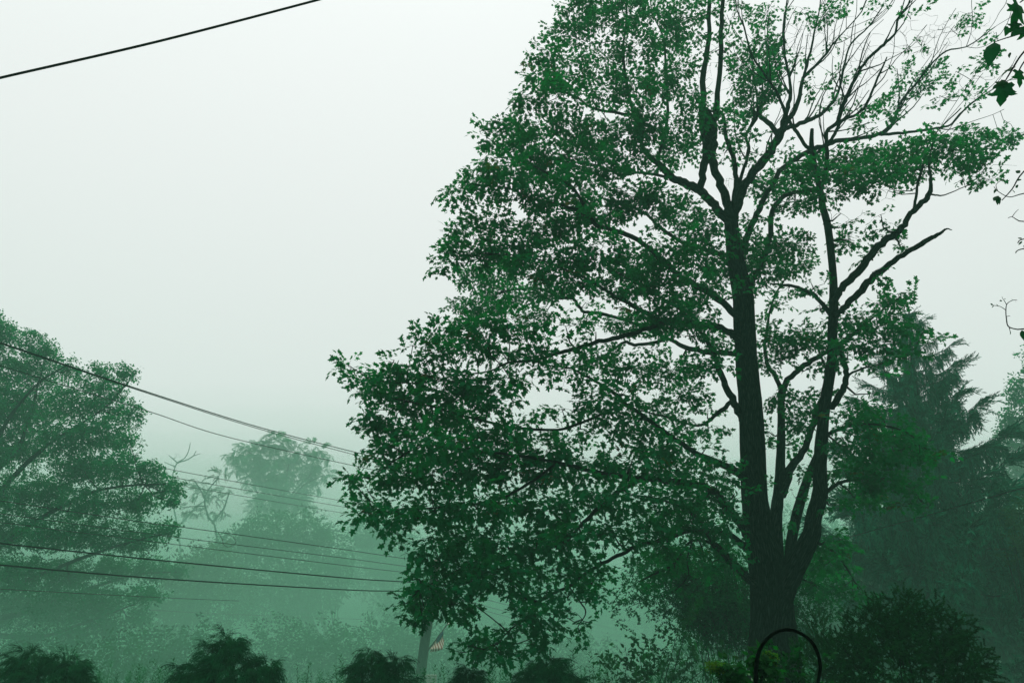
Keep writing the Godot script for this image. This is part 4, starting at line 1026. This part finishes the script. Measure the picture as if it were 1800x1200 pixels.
func wires() -> void:
	wire("thick black wire slanting across the top left corner", [[-60, 152, 5], [0, 136.5, 5], [280, 72, 5.2], [565, -2, 5.5], [700, -38, 5.7]], 0.0105, "")
	var up := "upper wires sloping down towards the big maple"
	wire("uppermost wire sloping from the left edge to the maple leaf tip", [[-40, 588, 15], [0, 602, 16], [250, 686, 20], [460, 752, 25], [650, 801, 30], [800, 836, 36]], 0.02, up)
	wire("wire that splits off just under the uppermost sloping wire", [[-40, 589.5, 15], [0, 603.5, 16], [250, 688, 20], [460, 755, 25], [650, 806, 30], [800, 844, 36]], 0.016, up)
	wire("thin wire below the two upper sloping wires, crossing the feathery tree", [[-40, 630, 18], [0, 643, 19], [258, 722, 23], [400, 768, 27], [625, 819, 32], [800, 856, 38]], 0.017, up)
	var mid := "three thin far wires in the misty gap left of the maple"
	wire("topmost of three thin wires crossing the stems of the feathery tree", [[200, 800, 30], [310, 827, 33], [600, 880, 40], [760, 906, 45]], 0.019, mid)
	wire("middle of three thin wires crossing the stems of the feathery tree", [[200, 817, 30], [293, 837, 33], [600, 890, 40], [760, 915, 45]], 0.019, mid)
	wire("lowest of three thin wires crossing the stems of the feathery tree", [[200, 833, 30], [327, 855, 33], [600, 901, 40], [760, 926, 45]], 0.017, mid)
	var low := "wires along the road in front of the far wood"
	wire("wire carrying a hanging loop over the yellowish tree", [[-40, 874, 17], [0, 880, 18], [267, 920, 21], [333, 928, 22], [600, 965, 26], [715, 982, 28], [770, 989, 29]], 0.013, low)
	wire("thin wire next below the wire with the loop", [[-40, 897, 17], [0, 903, 18], [300, 943, 22], [600, 980, 26], [720, 996, 28], [770, 1001, 29]], 0.011, low)
	wire("thin wire midway between the loop wire and the pale thick cable", [[-40, 911, 17], [0, 918, 18], [293, 955, 22], [600, 993, 26], [715, 1006, 28], [770, 1011, 29]], 0.011, low)
	wire("upper of the two thick cables, paler at the left", [[-40, 950, 16], [0, 955, 17], [283, 985, 21], [600, 1015, 25], [705, 1022, 27], [770, 1026, 28]], 0.024, low)
	wire("lower of the two thick cables, reaching the maple leaves", [[-40, 988, 16], [0, 993, 17], [283, 1017, 21], [600, 1036, 25], [700, 1039, 27], [770, 1041, 28]], 0.024, low)
	wire("faint wire low across the large left tree", [[-40, 1031, 18], [0, 1035, 19], [283, 1050, 24], [420, 1056, 27]], 0.01, low)
	wire("faintest wire across the misty thicket at mid height", [[250, 1071, 34], [400, 1079, 37], [600, 1087, 42], [760, 1092, 46]], 0.016, low)
	var loop := wire("loop of slack cable hanging from a wire", [[384, 936, 22.4], [390, 948, 22.4], [393, 957, 22.4], [401, 961, 22.4], [411, 957, 22.4], [414, 950, 22.4], [408, 943, 22.4], [398, 938, 22.4]], 0.008, "")
	loop.name = "cable_loop"
	var right := "far wires between the lowest bough and the arching shrub"
	wire("upper far wire right of the pole under the maple", [[767, 1032, 28], [853, 1053, 33], [913, 1068, 38], [1047, 1097, 48], [1160, 1124, 58]], 0.02, right)
	wire("middle far wire right of the pole under the maple", [[767, 1040, 28], [843, 1062, 33], [893, 1075, 38], [1027, 1105, 48], [1160, 1132, 58]], 0.02, right)
	wire("lower far wire right of the pole under the maple", [[767, 1048, 28], [893, 1084, 38], [1027, 1114, 48], [1160, 1143, 58]], 0.02, right)
	wire("thin dark wire rising to the right edge across the spruce", [[1380, 976, 17], [1489, 945, 16], [1640, 903, 15], [1800, 857, 14], [1860, 839, 13.6]], 0.009, "")

func garden_hook() -> void:
	var d := 2.4
	var p := []
	var row := [[1329, 1240, 7.5], [1329, 1200, 7.5], [1330, 1168, 7.2], [1336, 1142, 6.6], [1350, 1122, 6], [1368, 1110, 5.6], [1387, 1107, 5.6], [1406, 1112, 5.6], [1424, 1125, 5.8], [1436, 1143, 6], [1442, 1165, 6], [1441, 1186, 5.6], [1436, 1205, 5.2], [1425, 1220, 5], [1416, 1232, 5], [1420, 1244, 4.5]]
	for q in row: p.append([at(q[0], q[1], d), q[2] * reach(q[1], d) / FOCAL * 0.5])
	var foot := Vector3(p[0][0].x + 0.005, ground_y(p[0][0].x, -d) - 0.1, -d)
	p.push_front([p[0][0] - Vector3(0, 0.04, 0), p[0][1]])
	p.push_front([p[0][0] - Vector3(0, 0.04, 0), p[0][1]])
	p.push_front([p[0][0] - Vector3(0, 0.3, 0), p[0][1]])
	p.push_front([foot, p[0][1]])
	var o := thing("garden_hook", "black iron shepherd's hook with a curved top in front of the trunk", "garden hook", foot)
	var sm := smooth_path(p, 6)
	var b := Bag.new()
	tube(b, sm[0], sm[1], 14, foot)
	part("hook", b.done(), M.iron, o)

func near_twigs() -> void:
	# [twigs: px, py, width], [leaves: px, py, towards px, py, outline 0 maple 1 ovate]
	var groups := []
	groups.append(["leafy twig with large dark leaves hanging in at the top right corner", 3.0, [[[1860, 20, 7], [1830, 38, 4], [1800, 56, 3], [1785, 62, 2.5], [1765, 68, 2], [1748, 74, 1.5]], [[1860, -10, 6], [1810, -4, 3], [1794, 4, 2]], [[1860, 40, 5], [1820, 72, 4], [1795, 98, 3], [1780, 122, 3], [1768, 142, 2]], [[1860, 60, 4], [1815, 95, 3], [1800, 110, 2.5], [1790, 128, 2]]], [[1791, 8, 1785, 38, 0], [1775, 14, 1798, 12, 1], [1749, 74, 1726, 106, 1], [1772, 46, 1765, 58, 1], [1790, 40, 1775, 52, 0], [1800, 52, 1778, 56, 0], [1782, 118, 1758, 128, 0], [1768, 143, 1744, 150, 0], [1765, 150, 1758, 178, 0], [1772, 146, 1766, 172, 0], [1790, 124, 1798, 148, 0], [1800, 46, 1812, 70, 0], [1776, 92, 1772, 100, 1]], 1.0])
	groups.append(["thin twig with a small dark leaf bunch at the right edge, above the forked twig", 4.5, [[[1860, 250, 4], [1800, 302, 2.5], [1780, 332, 2], [1762, 352, 1.5]], [[1860, 330, 3], [1800, 340, 2], [1775, 346, 1.5], [1755, 336, 1.2], [1748, 328, 1]], [[1755, 336, 1.2], [1752, 324, 1], [1766, 314, 1]]], [[1754, 344, 1741, 349, 1], [1756, 345, 1750, 356, 1], [1758, 346, 1758, 358, 1], [1764, 316, 1770, 314, 1], [1786, 330, 1794, 324, 1], [1780, 334, 1790, 336, 1], [1790, 318, 1800, 312, 1], [1752, 332, 1745, 338, 1], [1794, 304, 1786, 298, 1]], 0.9])
	groups.append(["short bare forked twig at the right edge", 4.2, [[[1860, 392, 3], [1800, 389, 2], [1790, 387, 1.6], [1780, 381, 1.2], [1773, 383, 1]], [[1780, 381, 1.2], [1785, 374, 1], [1791, 368, 0.8]]], [], 0.8])
	groups.append(["pair of small leafy twig ends at the right edge above the curved twig", 4.2, [[[1860, 410, 3], [1800, 420, 2], [1790, 427, 1.4]], [[1860, 432, 3], [1800, 437, 2], [1786, 443, 1.4]]], [[1797, 420, 1790, 416, 1], [1798, 424, 1788, 429, 1], [1788, 442, 1784, 445, 1], [1800, 434, 1806, 428, 1]], 0.8])
	groups.append(["curved vine twig with tiny leaves at the right edge beside the spruce top", 4.2, [[[1860, 572, 4], [1800, 578, 2.5], [1785, 578, 2], [1773, 573, 2], [1770, 560, 1.8], [1769, 546, 1.6], [1771, 534, 1.3], [1780, 528, 1.1], [1788, 527, 1]], [[1769, 545, 1.3], [1760, 539, 1.1], [1751, 537, 1], [1744, 536, 0.8]], [[1770, 535, 1.2], [1766, 528, 1], [1763, 524, 0.8]], [[1771, 556, 1.2], [1776, 555, 0.8]], [[1775, 576, 1.3], [1777, 584, 1]]], [[1746, 536, 1741, 533, 1], [1748, 537, 1743, 540, 1], [1763, 525, 1762, 520, 1], [1762, 528, 1756, 528, 1], [1766, 526, 1770, 524, 1], [1782, 528, 1778, 525, 1], [1784, 527, 1791, 526, 1], [1786, 527, 1787, 533, 1], [1777, 582, 1777, 588, 1], [1756, 538, 1752, 534, 1], [1797, 580, 1799, 596, 1]], 0.8])
	for g in groups:
		var d: float = g[1]
		var root := at(g[2][0][0][0], g[2][0][0][1], d)
		var o := thing("overhanging_twig", g[0], "twig", root)
		for t in g[2]:
			var p := []
			for q in t: p.append([at(q[0], q[1], d + rng.randf_range(-0.02, 0.02)), q[2] * reach(q[1], d) / FOCAL * 0.5])
			var sm := smooth_path(p, 5)
			var b := Bag.new()
			tube(b, sm[0], sm[1], 7, root)
			part("twig", b.done(), M.bark, o)
		for q in g[3]:
			var a := at(q[0], q[1], d)
			var e := at(q[2], q[3], d + rng.randf_range(-0.03, 0.03))
			var b := Bag.new()
			var long := a.distance_to(e)
			leaf(b, MAPLE if q[4] == 0 else OVATE, Transform3D(aim(e - a, Vector3(rng.randf_range(-1, 1), 0.7, rng.randf_range(0.2, 1.2))).scaled(Vector3(0.62 if q[4] == 1 else 0.85, 1, 1) * long * 1.05), a - root), tone(Color(0.010, 0.085, 0.03), 0.3))
			part("leaf", b.done(), M.leaf, o)
